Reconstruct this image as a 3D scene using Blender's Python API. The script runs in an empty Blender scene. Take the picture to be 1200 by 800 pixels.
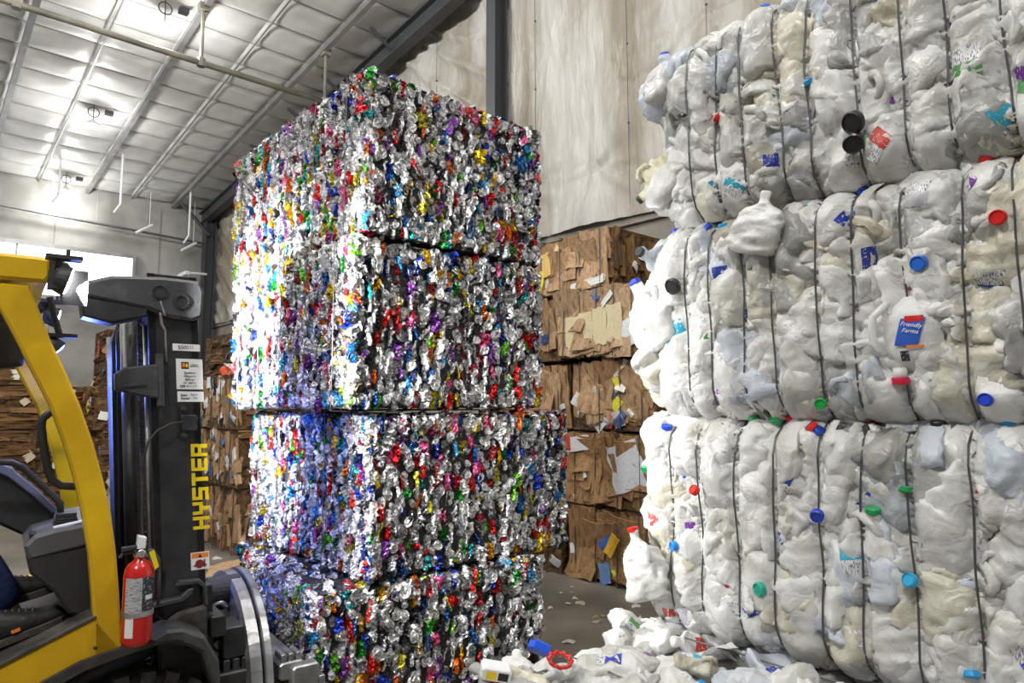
import bpy, math, random
from mathutils import Vector, Matrix, Euler, noise
from mathutils.bvhtree import BVHTree
random.seed(7)
R = random.random
def U(a, b): return a + (b - a) * random.random()
PI = math.pi
scn = bpy.context.scene
COL = scn.collection

# ------------------------------------------------------------------ camera
AZ = math.radians(48.2)            # heading of the camera measured from +X towards +Y
PITCH = math.atan(75 / 800)
cam_d = bpy.data.cameras.new('camera'); cam = bpy.data.objects.new('camera', cam_d); COL.objects.link(cam)
cam_d.sensor_width = 36; cam_d.lens = 24; cam_d.clip_start = .05; cam_d.clip_end = 200
cam.location = (0, 0, 1.6)
cam.rotation_euler = (PI / 2 + PITCH, 0, AZ - PI / 2)
scn.camera = cam
scn.view_settings.view_transform = 'Standard'; scn.view_settings.look = 'None'
scn.view_settings.exposure = 0.0; scn.view_settings.gamma = 1

# ------------------------------------------------------------------ world and lamps
w = bpy.data.worlds.new('world'); scn.world = w; w.use_nodes = True
bg = w.node_tree.nodes['Background']; bg.inputs[0].default_value = (.93, .96, 1, 1); bg.inputs[1].default_value = .22
HIGH_BAY = [(2.54, 15.4, 7.15), (2.68, 19.2, 6.75), (2.75, 11.3, 7.5), (2.75, 7.3, 7.9), (1.6, 3.2, 7.9), (2.75, -1, 7.9),
            (-3.5, 11.3, 7.5), (-3.5, 5.3, 7.9), (-3.5, -.7, 7.9)]
HIGH_BAY_W = [125, 120, 170, 300, 270, 360, 330, 800, 1150]
def light(name, kind, loc, watts, color=(1, 1, 1), **kw):
    d = bpy.data.lights.new(name, kind); d.energy = watts; d.color = color
    for k, v in kw.items(): setattr(d, k, v)
    o = bpy.data.objects.new(name, d); COL.objects.link(o); o.location = loc
    return o
for p, wt in zip(HIGH_BAY, HIGH_BAY_W):
    light('high_bay_light', 'POINT', (p[0], p[1], p[2] - .12), wt, (1, .985, .95), shadow_soft_size=.16)

# ------------------------------------------------------------------ materials
def mat(name, base=(.5, .5, .5), rough=.5, metal=0, bump=0, bscale=30, emit=None, estr=0, noise2=None, nscale=5, ncon=(.35, .65),
        objcol=False, attrcol=False, spec=.5, coat=0, sss=0, trans=0, coord='Object', stretch=(1, 1, 1), bdetail=4, fleck=None, fscale=60, fth=.6, bdist=.01, bscale2=0, distort=0):
    m = bpy.data.materials.new(name); m.use_nodes = True
    nt = m.node_tree; N = nt.nodes; L = nt.links; b = N['Principled BSDF']; out = N['Material Output']
    b.inputs['Roughness'].default_value = rough; b.inputs['Metallic'].default_value = metal
    b.inputs['Specular IOR Level'].default_value = spec; b.inputs['Coat Weight'].default_value = coat
    tc = N.new('ShaderNodeTexCoord'); mp = N.new('ShaderNodeMapping'); L.new(tc.outputs[coord], mp.inputs[0]); mp.inputs['Scale'].default_value = stretch
    rgb = N.new('ShaderNodeRGB'); rgb.outputs[0].default_value = (*base, 1); c = rgb.outputs[0]
    if objcol: oi = N.new('ShaderNodeObjectInfo'); c = oi.outputs['Color']
    if attrcol: at = N.new('ShaderNodeAttribute'); at.attribute_name = 'Col'; c = at.outputs['Color']
    def nz(sc, det=4):
        n = N.new('ShaderNodeTexNoise'); n.inputs['Scale'].default_value = sc; n.inputs['Detail'].default_value = det; L.new(mp.outputs[0], n.inputs['Vector']); return n
    def mixin(c, col, fac, a, bb, mode='MIX'):
        mr = N.new('ShaderNodeMapRange'); mr.inputs[1].default_value = a; mr.inputs[2].default_value = bb; L.new(fac, mr.inputs[0])
        mx = N.new('ShaderNodeMix'); mx.data_type = 'RGBA'; mx.blend_type = mode
        L.new(mr.outputs[0], mx.inputs[0]); L.new(c, mx.inputs[6]); mx.inputs[7].default_value = (*col, 1); return mx.outputs[2]
    if noise2 is not None: c = mixin(c, noise2, nz(nscale, 6).outputs[0], ncon[0], ncon[1], 'MULTIPLY' if (objcol or attrcol) else 'MIX')
    if fleck is not None: c = mixin(c, fleck, nz(fscale, 2).outputs[0], fth, fth + .03)
    L.new(c, b.inputs['Base Color'])
    if bump:
        bp = N.new('ShaderNodeBump'); bp.inputs['Strength'].default_value = bump; bp.inputs['Distance'].default_value = bdist
        hn = nz(bscale, bdetail); hn.inputs['Distortion'].default_value = distort; L.new(hn.outputs[0], bp.inputs['Height']); L.new(bp.outputs[0], b.inputs['Normal'])
        if bscale2:
            vo = N.new('ShaderNodeTexVoronoi'); vo.feature = 'F1'; vo.inputs['Scale'].default_value = bscale2; L.new(mp.outputs[0], vo.inputs['Vector'])
            b2 = N.new('ShaderNodeBump'); b2.inputs['Strength'].default_value = bump; b2.inputs['Distance'].default_value = bdist * .5
            L.new(vo.outputs['Distance'], b2.inputs['Height']); L.new(b2.outputs[0], bp.inputs['Normal'])
    if emit is not None: b.inputs['Emission Color'].default_value = (*emit, 1); b.inputs['Emission Strength'].default_value = estr
    if trans:
        tr = N.new('ShaderNodeBsdfTranslucent'); L.new(c, tr.inputs[0]); mx = N.new('ShaderNodeMixShader'); mx.inputs[0].default_value = trans
        L.new(b.outputs[0], mx.inputs[1]); L.new(tr.outputs[0], mx.inputs[2]); L.new(mx.outputs[0], out.inputs[0])
    return m
M = {}
M['hose'] = mat('black_hose', (.006, .006, .006), rough=.6)
M['can'] = mat('can_metal', objcol=True, metal=.8, rough=.24, bump=.9, bscale=90, bdetail=3, bscale2=110, noise2=(.3, .3, .32), nscale=40, ncon=(.54, .66), fleck=(.62, .62, .62), fscale=70, fth=.64)
M['can_s'] = mat('can_metal_heap', attrcol=True, metal=.8, rough=.24, bump=.9, bscale=90, bdetail=3, bscale2=110, noise2=(.3, .3, .32), nscale=40, ncon=(.54, .66), fleck=(.62, .62, .62), fscale=70, fth=.64)
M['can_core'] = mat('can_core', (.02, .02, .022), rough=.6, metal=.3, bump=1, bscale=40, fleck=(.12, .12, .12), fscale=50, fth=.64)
M['jug'] = mat('milky_plastic', objcol=True, rough=.3, trans=.28, bump=.4, bscale=15, bdetail=3, distort=1.2, noise2=(.74, .73, .68), nscale=6, ncon=(.48, .7), bdist=.03, fleck=(.33, .30, .24), fscale=70, fth=.745)
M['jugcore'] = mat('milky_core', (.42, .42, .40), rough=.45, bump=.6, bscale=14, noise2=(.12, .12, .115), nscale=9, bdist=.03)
M['cap'] = mat('cap_plastic', objcol=True, rough=.35)
M['jlabel'] = mat('printed_jug_label', objcol=True, rough=.45, fleck=(.8, .8, .82), fscale=90, fth=.66, stretch=(1, 3, 1))
M['jlabel2'] = mat('label_small_print', (.78, .78, .79), rough=.45, fleck=(.12, .12, .16), fscale=110, fth=.54, stretch=(1, 4, 1))
M['wire'] = mat('baling_wire', (.12, .12, .125), rough=.45, metal=.7)
M['card'] = mat('cardboard', objcol=True, rough=.8, bump=.5, bscale=9, noise2=(.66, .58, .5), nscale=6, fleck=(.12, .07, .03), fscale=7, fth=.68, bdist=.03)
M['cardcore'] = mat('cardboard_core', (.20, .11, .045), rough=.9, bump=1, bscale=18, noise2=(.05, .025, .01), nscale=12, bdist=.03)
M['paper'] = mat('paper', objcol=True, rough=.7, bump=.3, bscale=12, fleck=(.25, .3, .42), fscale=22, fth=.66, bdist=.02)
M['yellow'] = mat('yellow_paint', (.80, .50, .005), rough=.32, coat=.3, bump=.06, bscale=90, noise2=(.62, .36, .0), nscale=4, fleck=(.05, .04, .02), fscale=14, fth=.76)
M['black'] = mat('black_paint', (.014, .014, .016), rough=.42, bump=.12, bscale=60, noise2=(.035, .035, .037), nscale=9)
M['casting'] = mat('dark_casting', (.045, .047, .05), rough=.5, bump=.3, bscale=80, noise2=(.1, .1, .1), nscale=12, ncon=(.55, .8))
M['plastic'] = mat('black_plastic', (.03, .03, .032), rough=.55, bump=.2, bscale=120)
M['greyplastic'] = mat('grey_plastic', (.10, .10, .11), rough=.5, bump=.1, bscale=120)
M['slateplastic'] = mat('slate_plastic', (.16, .18, .30), rough=.45)
M['rubber'] = mat('rubber', (.02, .019, .018), rough=.8, bump=.5, bscale=40, noise2=(.07, .06, .05), nscale=10)
M['steel'] = mat('steel', (.55, .55, .56), rough=.34, metal=.85, bump=.2, bscale=40, noise2=(.28, .28, .28), nscale=9)
M['chrome'] = mat('chrome', (.7, .7, .72), rough=.2, metal=1)
M['red'] = mat('extinguisher_red', (.55, .01, .008), rough=.22, coat=.5)
M['white'] = mat('white_label', (.8, .8, .8), rough=.5)
M['silverlabel'] = mat('silver_label', (.55, .56, .58), rough=.35, metal=.3, fleck=(.25, .25, .27), fscale=60, fth=.55, stretch=(1, 1, 5))
M['darklabel'] = mat('dark_label', (.03, .035, .05), rough=.4, fleck=(.4, .4, .4), fscale=150, fth=.6)
M['orange'] = mat('orange_label', (.85, .23, .02), rough=.5)
M['yletter'] = mat('yellow_letter', (.85, .62, .01), rough=.45)
M['ink'] = mat('black_ink', (.01, .01, .01), rough=.6)
M['redink'] = mat('dark_red_ink', (.2, .02, .02), rough=.6)
M['blueink'] = mat('blue_ink', (.02, .09, .45), rough=.5)
M['jeans'] = mat('blue_jeans', (.015, .04, .15), rough=.85, bump=.5, bscale=60, noise2=(.01, .02, .08), nscale=12)
M['shoe'] = mat('black_shoe', (.02, .02, .02), rough=.6, bump=.3, bscale=70)
M['jacket'] = mat('dark_jacket', (.03, .035, .05), rough=.85, bump=.4, bscale=40)
M['skin'] = mat('skin', (.5, .3, .21), rough=.55)
M['hair'] = mat('hair', (.04, .025, .015), rough=.7)
M['lens'] = mat('white_lens', (.9, .9, .9), emit=(1, 1, 1), estr=30)
M['bluelens'] = mat('blue_lens', (.2, .3, 1), emit=(.12, .2, 1), estr=40)
M['hblens'] = mat('high_bay_lens', (.9, .9, .9), emit=(1, .98, .95), estr=60)
M['window'] = mat('bright_window', (.9, .9, .9), emit=(.97, .99, 1), estr=2.6)
M['concrete'] = mat('concrete_wall', (.40, .39, .37), rough=.85, bump=.25, bscale=8, noise2=(.24, .235, .22), nscale=.9, ncon=(.38, .62))
M['stem'] = mat('concrete_stem', (.33, .30, .25), rough=.85, bump=.25, bscale=8, noise2=(.22, .2, .17), nscale=1.2)
M['floor'] = mat('concrete_floor', (.215, .19, .155), rough=.5, bump=.15, bscale=5, noise2=(.105, .095, .08), nscale=1.3, ncon=(.35, .62), fleck=(.4, .38, .34), fscale=40, fth=.73)
M['roof'] = mat('insulation', (.74, .74, .72), rough=.38, bump=.25, bscale=5, noise2=(.60, .60, .58), nscale=1.5, coord='Object')
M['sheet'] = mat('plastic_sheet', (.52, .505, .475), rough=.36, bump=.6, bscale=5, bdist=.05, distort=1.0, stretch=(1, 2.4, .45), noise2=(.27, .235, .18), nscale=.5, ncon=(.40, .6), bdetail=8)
M['beam'] = mat('grey_steel_beam', (.05, .054, .058), rough=.5, bump=.1, bscale=20)
M['galv'] = mat('galvanised', (.36, .36, .36), rough=.4, metal=.5, noise2=(.25, .25, .25), nscale=3)
M['pipe'] = mat('painted_pipe', (.14, .13, .11), rough=.45, noise2=(.3, .28, .22), nscale=2)
M['film'] = mat('white_film', objcol=True, rough=.35, trans=.3, bump=.4, bscale=20, bdist=.02)

# ------------------------------------------------------------------ mesh builder
class MB:
    def __init__(s): s.v = []; s.f = []; s.m = []; s.xf = None
    def add(s, vs, fs, mi=0):
        n = len(s.v)
        s.v += [tuple(s.xf(Vector(v))) if s.xf else tuple(v) for v in vs]
        for f in fs: s.f.append(tuple(i + n for i in f)); s.m.append(mi)
    def box(s, lo, hi, mi=0, bev=0):
        if bev:
            return s.prism([(lo[0] + bev, lo[2]), (hi[0] - bev, lo[2]), (hi[0], lo[2] + bev), (hi[0], hi[2] - bev), (hi[0] - bev, hi[2]), (lo[0] + bev, hi[2]), (lo[0], hi[2] - bev), (lo[0], lo[2] + bev)], lo[1], hi[1], mi, bev * .6)
        x0, y0, z0 = lo; x1, y1, z1 = hi
        s.add([(x0, y0, z0), (x1, y0, z0), (x1, y1, z0), (x0, y1, z0), (x0, y0, z1), (x1, y0, z1), (x1, y1, z1), (x0, y1, z1)],
              [(0, 3, 2, 1), (4, 5, 6, 7), (0, 1, 5, 4), (1, 2, 6, 5), (2, 3, 7, 6), (3, 0, 4, 7)], mi)
    def prism(s, pts, y0, y1, mi=0, bev=0, axis='y'):
        # polygon in x,z extruded along y (or other axis), optional edge bevel
        n = len(pts)
        a = sum(pts[i][0] * pts[(i + 1) % n][1] - pts[(i + 1) % n][0] * pts[i][1] for i in range(n))
        if a < 0: pts = pts[::-1]
        def mk(u, v, t): return (u, t, v) if axis == 'y' else ((t, u, v) if axis == 'x' else (u, v, t))
        if bev:
            cx = sum(p[0] for p in pts) / n; cz = sum(p[1] for p in pts) / n
            ins = []
            for i in range(n):
                p0, p1, p2 = Vector(pts[i - 1]), Vector(pts[i]), Vector(pts[(i + 1) % n])
                d1 = (p1 - p0).normalized(); d2 = (p2 - p1).normalized()
                nn = Vector((-d1.y - d2.y, d1.x + d2.x)); nn = nn.normalized() if nn.length > 1e-6 else Vector((0, 0))
                ins.append(tuple(p1 + nn * bev))
            rings = [(ins, y0), (pts, y0 + bev), (pts, y1 - bev), (ins, y1)]
        else: rings = [(pts, y0), (pts, y1)]
        vs = []; fs = []
        for P, t in rings: vs += [mk(p[0], p[1], t) for p in P]
        for k in range(len(rings) - 1):
            for i in range(n):
                j = (i + 1) % n; fs.append((k * n + i, k * n + j, (k + 1) * n + j, (k + 1) * n + i))
        fs.append(tuple(range(n))[::-1]); fs.append(tuple(range((len(rings) - 1) * n, len(rings) * n)))
        s.add(vs, fs, mi)
    def tube(s, path, r, seg=8, mi=0, cap=True):
        path = [Vector(p) for p in path]; n = len(path); vs = []; fs = []
        up = Vector((0, 0, 1)); prev = None
        for i, p in enumerate(path):
            d = (path[min(i + 1, n - 1)] - path[max(i - 1, 0)]).normalized()
            if prev is None: a = d.orthogonal().normalized()
            else: a = (prev - d * prev.dot(d)); a = a.normalized() if a.length > 1e-6 else d.orthogonal().normalized()
            prev = a; b = d.cross(a); rr = r[i] if isinstance(r, (list, tuple)) else r
            for k in range(seg):
                t = 2 * PI * k / seg; vs.append(p + (a * math.cos(t) + b * math.sin(t)) * rr)
        for i in range(n - 1):
            for k in range(seg):
                j = (k + 1) % seg; fs.append((i * seg + k, i * seg + j, (i + 1) * seg + j, (i + 1) * seg + k))
        if cap: fs.append(tuple(range(seg))[::-1]); fs.append(tuple(range((n - 1) * seg, n * seg)))
        s.add(vs, fs, mi)
    def lathe(s, prof, c, axis, seg=20, mi=0):
        # prof: (radius, t) along axis from c
        ax = Vector(axis).normalized(); a = ax.orthogonal().normalized(); b = ax.cross(a); c = Vector(c); vs = []; fs = []
        for r, t in prof:
            for k in range(seg):
                q = 2 * PI * k / seg; vs.append(c + ax * t + (a * math.cos(q) + b * math.sin(q)) * max(r, 1e-4))
        for i in range(len(prof) - 1):
            for k in range(seg):
                j = (k + 1) % seg; fs.append((i * seg + k, i * seg + j, (i + 1) * seg + j, (i + 1) * seg + k))
        fs.append(tuple(range(seg))[::-1]); fs.append(tuple(range((len(prof) - 1) * seg, len(prof) * seg)))
        s.add(vs, fs, mi)
    def grid(s, nu, nv, fn, mi=0, flip=False):
        vs = [fn(i / nu, j / nv) for j in range(nv + 1) for i in range(nu + 1)]; fs = []
        for j in range(nv):
            for i in range(nu):
                a = j * (nu + 1) + i; q = (a, a + 1, a + nu + 2, a + nu + 1); fs.append(q[::-1] if flip else q)
        s.add(vs, fs, mi)
    def mesh(s, name, mats, smooth=False):
        me = bpy.data.meshes.new(name); me.from_pydata(s.v, [], s.f)
        for m in (mats if isinstance(mats, (list, tuple)) else [mats]): me.materials.append(m)
        if any(s.m): me.polygons.foreach_set('material_index', s.m)
        if smooth: me.polygons.foreach_set('use_smooth', [True] * len(s.f))
        me.update(); return me
    def build(s, name, mats, parent=None, smooth=False):
        return inst(name, s.mesh(name, mats, smooth), parent)
def inst(name, me, parent=None, loc=None, rot=None, scale=None, mtx=None, color=None):
    o = bpy.data.objects.new(name, me); COL.objects.link(o)
    if parent is not None: o.parent = parent
    if mtx is not None: o.matrix_basis = mtx
    if loc is not None: o.location = loc
    if rot is not None: o.rotation_euler = rot
    if scale is not None: o.scale = scale
    if color is not None: o.color = (*color, 1)
    return o
def empty(name, loc=(0, 0, 0), rz=0):
    o = bpy.data.objects.new(name, None); COL.objects.link(o); o.location = loc; o.rotation_euler = (0, 0, rz); o.empty_display_size = .2; return o
def tag(o, label, cat, group=None):
    o['label'] = label; o['category'] = cat
    if group: o['group'] = group
    return o
def structure(o): o['kind'] = 'structure'; return o
def smoothflag(me, ang=None):
    me.polygons.foreach_set('use_smooth', [True] * len(me.polygons))
def nz(p): return noise.noise(p)
def frame(o, u, v, n):   # matrix with columns u,v,n and origin o
    return Matrix(((u[0], v[0], n[0], o[0]), (u[1], v[1], n[1], o[1]), (u[2], v[2], n[2], o[2]), (0, 0, 0, 1)))

# ------------------------------------------------------------------ the shell
WX, WY = 6.5, 20.0
def roof_z(y): return 9.1 - .1 * y
b = MB(); b.box((-9, -8, -.2), (WX + .3, WY + .3, 0)); structure(b.build('floor', M['floor']))
b = MB(); b.box((-9, WY, 0), (WX + .3, WY + .3, roof_z(WY) + .1)); back = structure(b.build('wall_back', M['concrete']))
for x in (-4.6, -2.2, .2, 2.6, 5.0):      # form joints of the tilt-up wall
    b = MB(); b.box((x, WY - .012, 0), (x + .03, WY, 6.9)); b.build('panel_joint', M['stem'], back)
b = MB(); b.box((WX, -8, 0), (WX + .3, WY, 3.95)); structure(b.build('wall_right', M['stem']))
b = MB(); b.box((WX + .08, -8, 3.95), (WX + .3, WY, 9.6)); o = structure(b.build('wall_right', M['stem']))
b = MB(); b.box((WX - .05, -8, 3.78), (WX, WY, 3.95)); structure(b.build('trim_1', M['stem']))
# roof
b = MB(); b.add([(-9, -8, roof_z(-8) + .1), (WX + .3, -8, roof_z(-8) + .1), (WX + .3, WY + .3, roof_z(WY) + .1), (-9, WY + .3, roof_z(WY) + .1),
                 (-9, -8, roof_z(-8) + .3), (WX + .3, -8, roof_z(-8) + .3), (WX + .3, WY + .3, roof_z(WY) + .3), (-9, WY + .3, roof_z(WY) + .3)],
                [(0, 3, 2, 1), (4, 5, 6, 7), (0, 1, 5, 4), (1, 2, 6, 5), (2, 3, 7, 6), (3, 0, 4, 7)])
ceil = structure(b.build('ceiling', M['roof']))
PW, PD = 1.025, .74
pil = []
for k in range(3):
    b = MB(); sd = k * 7.3
    def fn(u, v):
        e = (1 - (2 * u - 1) ** 6) * (1 - (2 * v - 1) ** 4)
        return ((u - .5) * PW, (v - .5) * PD, .07 - e * .055 - .018 * nz(Vector((u * 3 + sd, v * 3, sd))) * e)
    b.grid(10, 8, fn, flip=True); pil.append(b.mesh('insulation_panel', M['roof'], True))
slope = math.atan(-.1)
i = 0
y = 19.6
while y > 3.5:
    for k in range(9):
        x = 6.33 - PW * (k + .5) - .03
        if y < 9 and x < 1.5: continue
        inst('insulation_panel', pil[random.randrange(3)], ceil, loc=(x, y, roof_z(y)), rot=(slope, 0, PI if R() < .5 and False else 0))
    y -= PD + .012
for k, x in enumerate((5.3, 3.26, 1.2, -.84, -2.9)):
    b = MB()
    for (a0, a1, z0, z1) in ((-.045, .045, -.02, .0), (-.045, -.03, -.075, -.02), (.03, .045, -.075, -.02), (-.045, .045, -.09, -.075)):
        b.add([(x + a0, 1, roof_z(1) + z0), (x + a1, 1, roof_z(1) + z0), (x + a1, WY, roof_z(WY) + z0), (x + a0, WY, roof_z(WY) + z0),
               (x + a0, 1, roof_z(1) + z1), (x + a1, 1, roof_z(1) + z1), (x + a1, WY, roof_z(WY) + z1), (x + a0, WY, roof_z(WY) + z1)],
              [(0, 3, 2, 1), (4, 5, 6, 7), (0, 1, 5, 4), (1, 2, 6, 5), (2, 3, 7, 6), (3, 0, 4, 7)])
    tag(b.build('steel_purlin', M['galv']), ['galvanised steel purlin nearest the sheeted wall', 'galvanised steel purlin, second out from the sheeted wall', 'galvanised steel purlin, third out from the sheeted wall, at the upper left of the frame',
        'galvanised steel purlin just left of the view', 'galvanised steel purlin far left of the view'][k], 'purlin', 'roof purlins')
for x in (4.28, 2.23, .18, -1.9):
    b = MB(); b.add([(x - .012, 1, roof_z(1) - .02), (x + .012, 1, roof_z(1) - .02), (x + .012, WY, roof_z(WY) - .02), (x - .012, WY, roof_z(WY) - .02),
                     (x - .012, 1, roof_z(1) - .0), (x + .012, 1, roof_z(1) - .0), (x + .012, WY, roof_z(WY) - .0), (x - .012, WY, roof_z(WY) - .0)],
                    [(0, 3, 2, 1), (4, 5, 6, 7), (0, 1, 5, 4), (1, 2, 6, 5), (2, 3, 7, 6), (3, 0, 4, 7)])
    b.build('seam_strap', M['galv'], ceil)
# rafter along the sheeted wall, its column and the corner column
def ibeam(bm, p0, p1, wd, hd, t):      # sloping I beam along y at x, top at p.z
    x, y0, z0 = p0; _, y1, z1 = p1
    for (xa, xb, za, zb) in ((-wd / 2, wd / 2, -t, 0), (-t / 2, t / 2, -hd + t, -t), (-wd / 2, wd / 2, -hd, -hd + t)):
        bm.add([(x + xa, y0, z0 + za), (x + xb, y0, z0 + za), (x + xb, y1, z1 + za), (x + xa, y1, z1 + za), (x + xa, y0, z0 + zb), (x + xb, y0, z0 + zb), (x + xb, y1, z1 + zb), (x + xa, y1, z1 + zb)],
               [(0, 3, 2, 1), (4, 5, 6, 7), (0, 1, 5, 4), (1, 2, 6, 5), (2, 3, 7, 6), (3, 0, 4, 7)])
b = MB(); ibeam(b, (6.08, 1, roof_z(1) - .1), (6.08, WY, roof_z(WY) - .1), .2, .34, .02)
raft = tag(b.build('roof_rafter', M['beam']), 'dark grey steel rafter sloping down along the top of the sheeted wall', 'beam')
for y in (9.9, 11.7, 13.2, 15.2, 7.9):
    b = MB(); b.tube([(6.15, y, roof_z(y) - .38), (5.6, y + .0, roof_z(y) - .08)], .035, 6); b.build('flange_brace', M['beam'], raft)
b = MB()
for (x0, x1, y0, y1) in ((6.08, 6.1, 7.17, 7.37), (6.30, 6.32, 7.17, 7.37), (6.1, 6.30, 7.26, 7.28)): b.box((x0, y0, 0), (x1, y1, 8.05))
tag(b.build('steel_column', M['beam']), 'grey steel column standing against the sheeted wall behind the can bales', 'column')
b = MB()
for (x0, x1, y0, y1) in ((6.05, 6.07, 19.5, 19.8), (6.30, 6.32, 19.5, 19.8), (6.07, 6.30, 19.64, 19.66)): b.box((x0, y0, 0), (x1, y1, 6.8))
tag(b.build('steel_column', M['beam']), 'dark steel column in the far corner of the hall', 'column')
b = MB(); b.tube([(6.1, 19.4, 6.3), (5.35, 19.4, 7.05)], .05, 6); tag(b.build('corner_brace', M['beam']), 'short diagonal steel brace at the top of the corner column', 'brace')

# plastic sheeting with folds
pins = [(U(1, 20), U(4.4, 8)) for _ in range(26)] + [(5.2, 7.2), (6.4, 6.6), (8.0, 7.4), (9.6, 6.6), (4.4, 6.6), (5.6, 4.6), (7, 4.6)]
def folds(y, z, sec):
    h = 0
    if sec == 0:    # beyond the column: long diagonal folds
        a, c = (y * .62 - z * .78), (y * .78 + z * .62)
        h += .085 * (1 - abs(nz(Vector((a * 3.2 + .3 * nz(Vector((c * .8, a, 3))), c * .35, 1.7)))) * 2.2)
        h += .035 * (1 - abs(nz(Vector((a * 7.5, c * .6, 5.1)))) * 2)
    else:
        h += .05 * (1 - abs(nz(Vector((y * 1.5 + z * .25, z * .3, 9.7)))) * 2)
        h += .03 * (1 - abs(nz(Vector((y * 5 - z * .4, z * .5, 2.2)))) * 2)
        h += .012 * nz(Vector((y * 3, z * 3, 4)))
    for py, pz in pins:
        dy, dz = y - py, z - pz; d = math.hypot(dy, dz)
        if d < 1.1:
            ang = math.atan2(dz, dy); f = (1 - d / 1.1) ** 1.2
            h += f * (.05 * abs(nz(Vector((math.cos(ang) * 3.2 + py, math.sin(ang) * 3.2, pz)))) * 1.8 - .06 * (1 - d / 1.1))
    return h
def sheet(y0, y1, sec, label):
    b = MB(); nu = int((y1 - y0) / .045); nv = 88
    def fn(u, v):
        y = y0 + (y1 - y0) * u; z0 = 3.86 + .03 * math.sin(y * 1.3); z = z0 + (roof_z(y) + .05 - z0) * v
        hem = max(0, 1 - v * 8) * .12
        return (WX - .02 - min(.2 if sec == 0 else .15, max(0, (folds(y, z, sec) - (.03 if sec == 0 else 0)) * (1.5 if sec == 0 else 1.15))) - hem * .3, y, z)
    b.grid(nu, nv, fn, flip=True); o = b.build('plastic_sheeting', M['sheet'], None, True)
    return tag(o, label, 'sheeting', 'plastic sheeting on the side wall')
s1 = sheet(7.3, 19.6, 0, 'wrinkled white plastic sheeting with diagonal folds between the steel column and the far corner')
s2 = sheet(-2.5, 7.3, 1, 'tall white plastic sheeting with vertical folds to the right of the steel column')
for y in (6.62, 5.0, 3.9, 9.0): # seams with fixing pins
    b = MB(); b.tube([(WX - .14, y, 4.0), (WX - .13, y + .02, roof_z(y) - .5)], .004, 5)
    for z in (5.0, 6.0, 7.0): b.lathe([(.014, 0), (.014, .015)], (WX - .15, y, z), (1, 0, 0), 8)
    b.build('seam_batten', M['beam'], s2 if y < 7.3 else s1)

# window high on the back wall
wf = structure(empty('window_1', (1.5, WY, 4.3)))
b = MB(); b.box((-4.5, -.03, 0), (2.87, -.01, 1.17)); b.build('pane', M['window'], wf)
b = MB(); b.box((-4.6, -.09, 1.17), (2.95, 0, 1.27)); b.box((-4.6, -.09, -.1), (2.95, 0, 0)); b.box((2.87, -.09, 0), (2.95, 0, 1.17)); b.box((-4.6, -.09, 0), (-4.5, 0, 1.17)); b.build('window_frame', M['galv'], wf)
for x in (-2.1, .35):
    b = MB(); b.box((x, -.045, 0), (x + .05, -.03, 1.17)); b.build('mullion', M['galv'], wf)

# pipes, rods and lamps near the roof
pp = tag(empty('sprinkler_pipe', (0, 11, 7.0)), 'long painted pipe hung below the roof across the purlins', 'pipe')
b = MB(); b.tube([(-4, 0, 0), (5.34, 0, 0)], .048, 10); b.build('pipe_run', M['pipe'], pp, True)
for x in (-2.9, .85, 3.23, 5.34):
    b = MB(); b.tube([(x, 0, 0), (x, .0, .93)], .028 if x > 3 else .02, 6); b.box((x - .07, -.07, .86), (x + .07, .07, .98)); b.tube([(x - .0, 0, -.06), (x, 0, .07)], .065, 8); b.build('pipe_hanger', M['pipe'], pp)
b = MB(); b.tube([(2.78, 11, 7.04), (2.78, 11, 7.95)], .013, 6); b.build('support_rod', M['yellow'], pp)
pl = tag(empty('wall_pipe', (0, 19.7, 0)), 'thin pale pipe running along the top of the far concrete wall', 'pipe')
b = MB(); b.tube([(-4, 0, 6.42), (1.48, 0, 6.29), (6.1, 0, 6.1)], .035, 8); b.build('pipe_run', M['galv'], pl, True)
for x in (-2, .4, 2.44, 3.45, 4.6, 5.6):
    b = MB(); b.tube([(x, 0, roof_z(19.7) - .0), (x, 0, 6.28 if x < 5 else 6.12)], .012, 5); b.build('hanger_rod', M['galv'], pl)
DROP = [((2.44, 18.4), 7.25, 6.45, 'thin white drop tube with angled foot below the left high bay lamp'), ((3.5, 17.4), 7.3, 6.2, 'thin white drop tube hanging from a purlin end, middle one'), ((5.35, 18.6), 7.2, 6.0, 'thin white drop tube hanging near the far corner')]
for (x, y), za, zb, lb in DROP:
    b = MB(); b.tube([(x, y, roof_z(y) + .06), (x, y, zb), (x - .12, y, zb - .22)], .025, 6); tag(b.build('drop_tube', M['white']), lb, 'tube', 'drop tubes by the far wall')
for x, z, lb in ((4.3, 6.05, 'short slanted white tube on the far wall, left one'), (5.4, 5.75, 'short slanted white tube on the far wall, right one')):
    b = MB(); b.tube([(x, 19.4, z), (x + .38, 19.4, z + .27)], .035, 6); b.tube([(x + .3, 19.4, z + .2), (x + .3, 19.4, 7.22)], .008, 5); tag(b.build('slanted_tube', M['white']), lb, 'tube')
b = MB(); b.tube([(5.55, 19.3, 5.15), (6.05, 19.3, 5.17)], .03, 6); b.box((5.5, 19.27, 5.1), (5.6, 20, 5.2)); tag(b.build('wall_bracket', M['white']), 'small white bracket bar on the far wall beside the corner column', 'bracket')
HBL = ['bright high bay lamp under the roof at the centre left', 'bright high bay lamp nearest the far wall', 'bright high bay lamp at the top edge of the frame']
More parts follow.
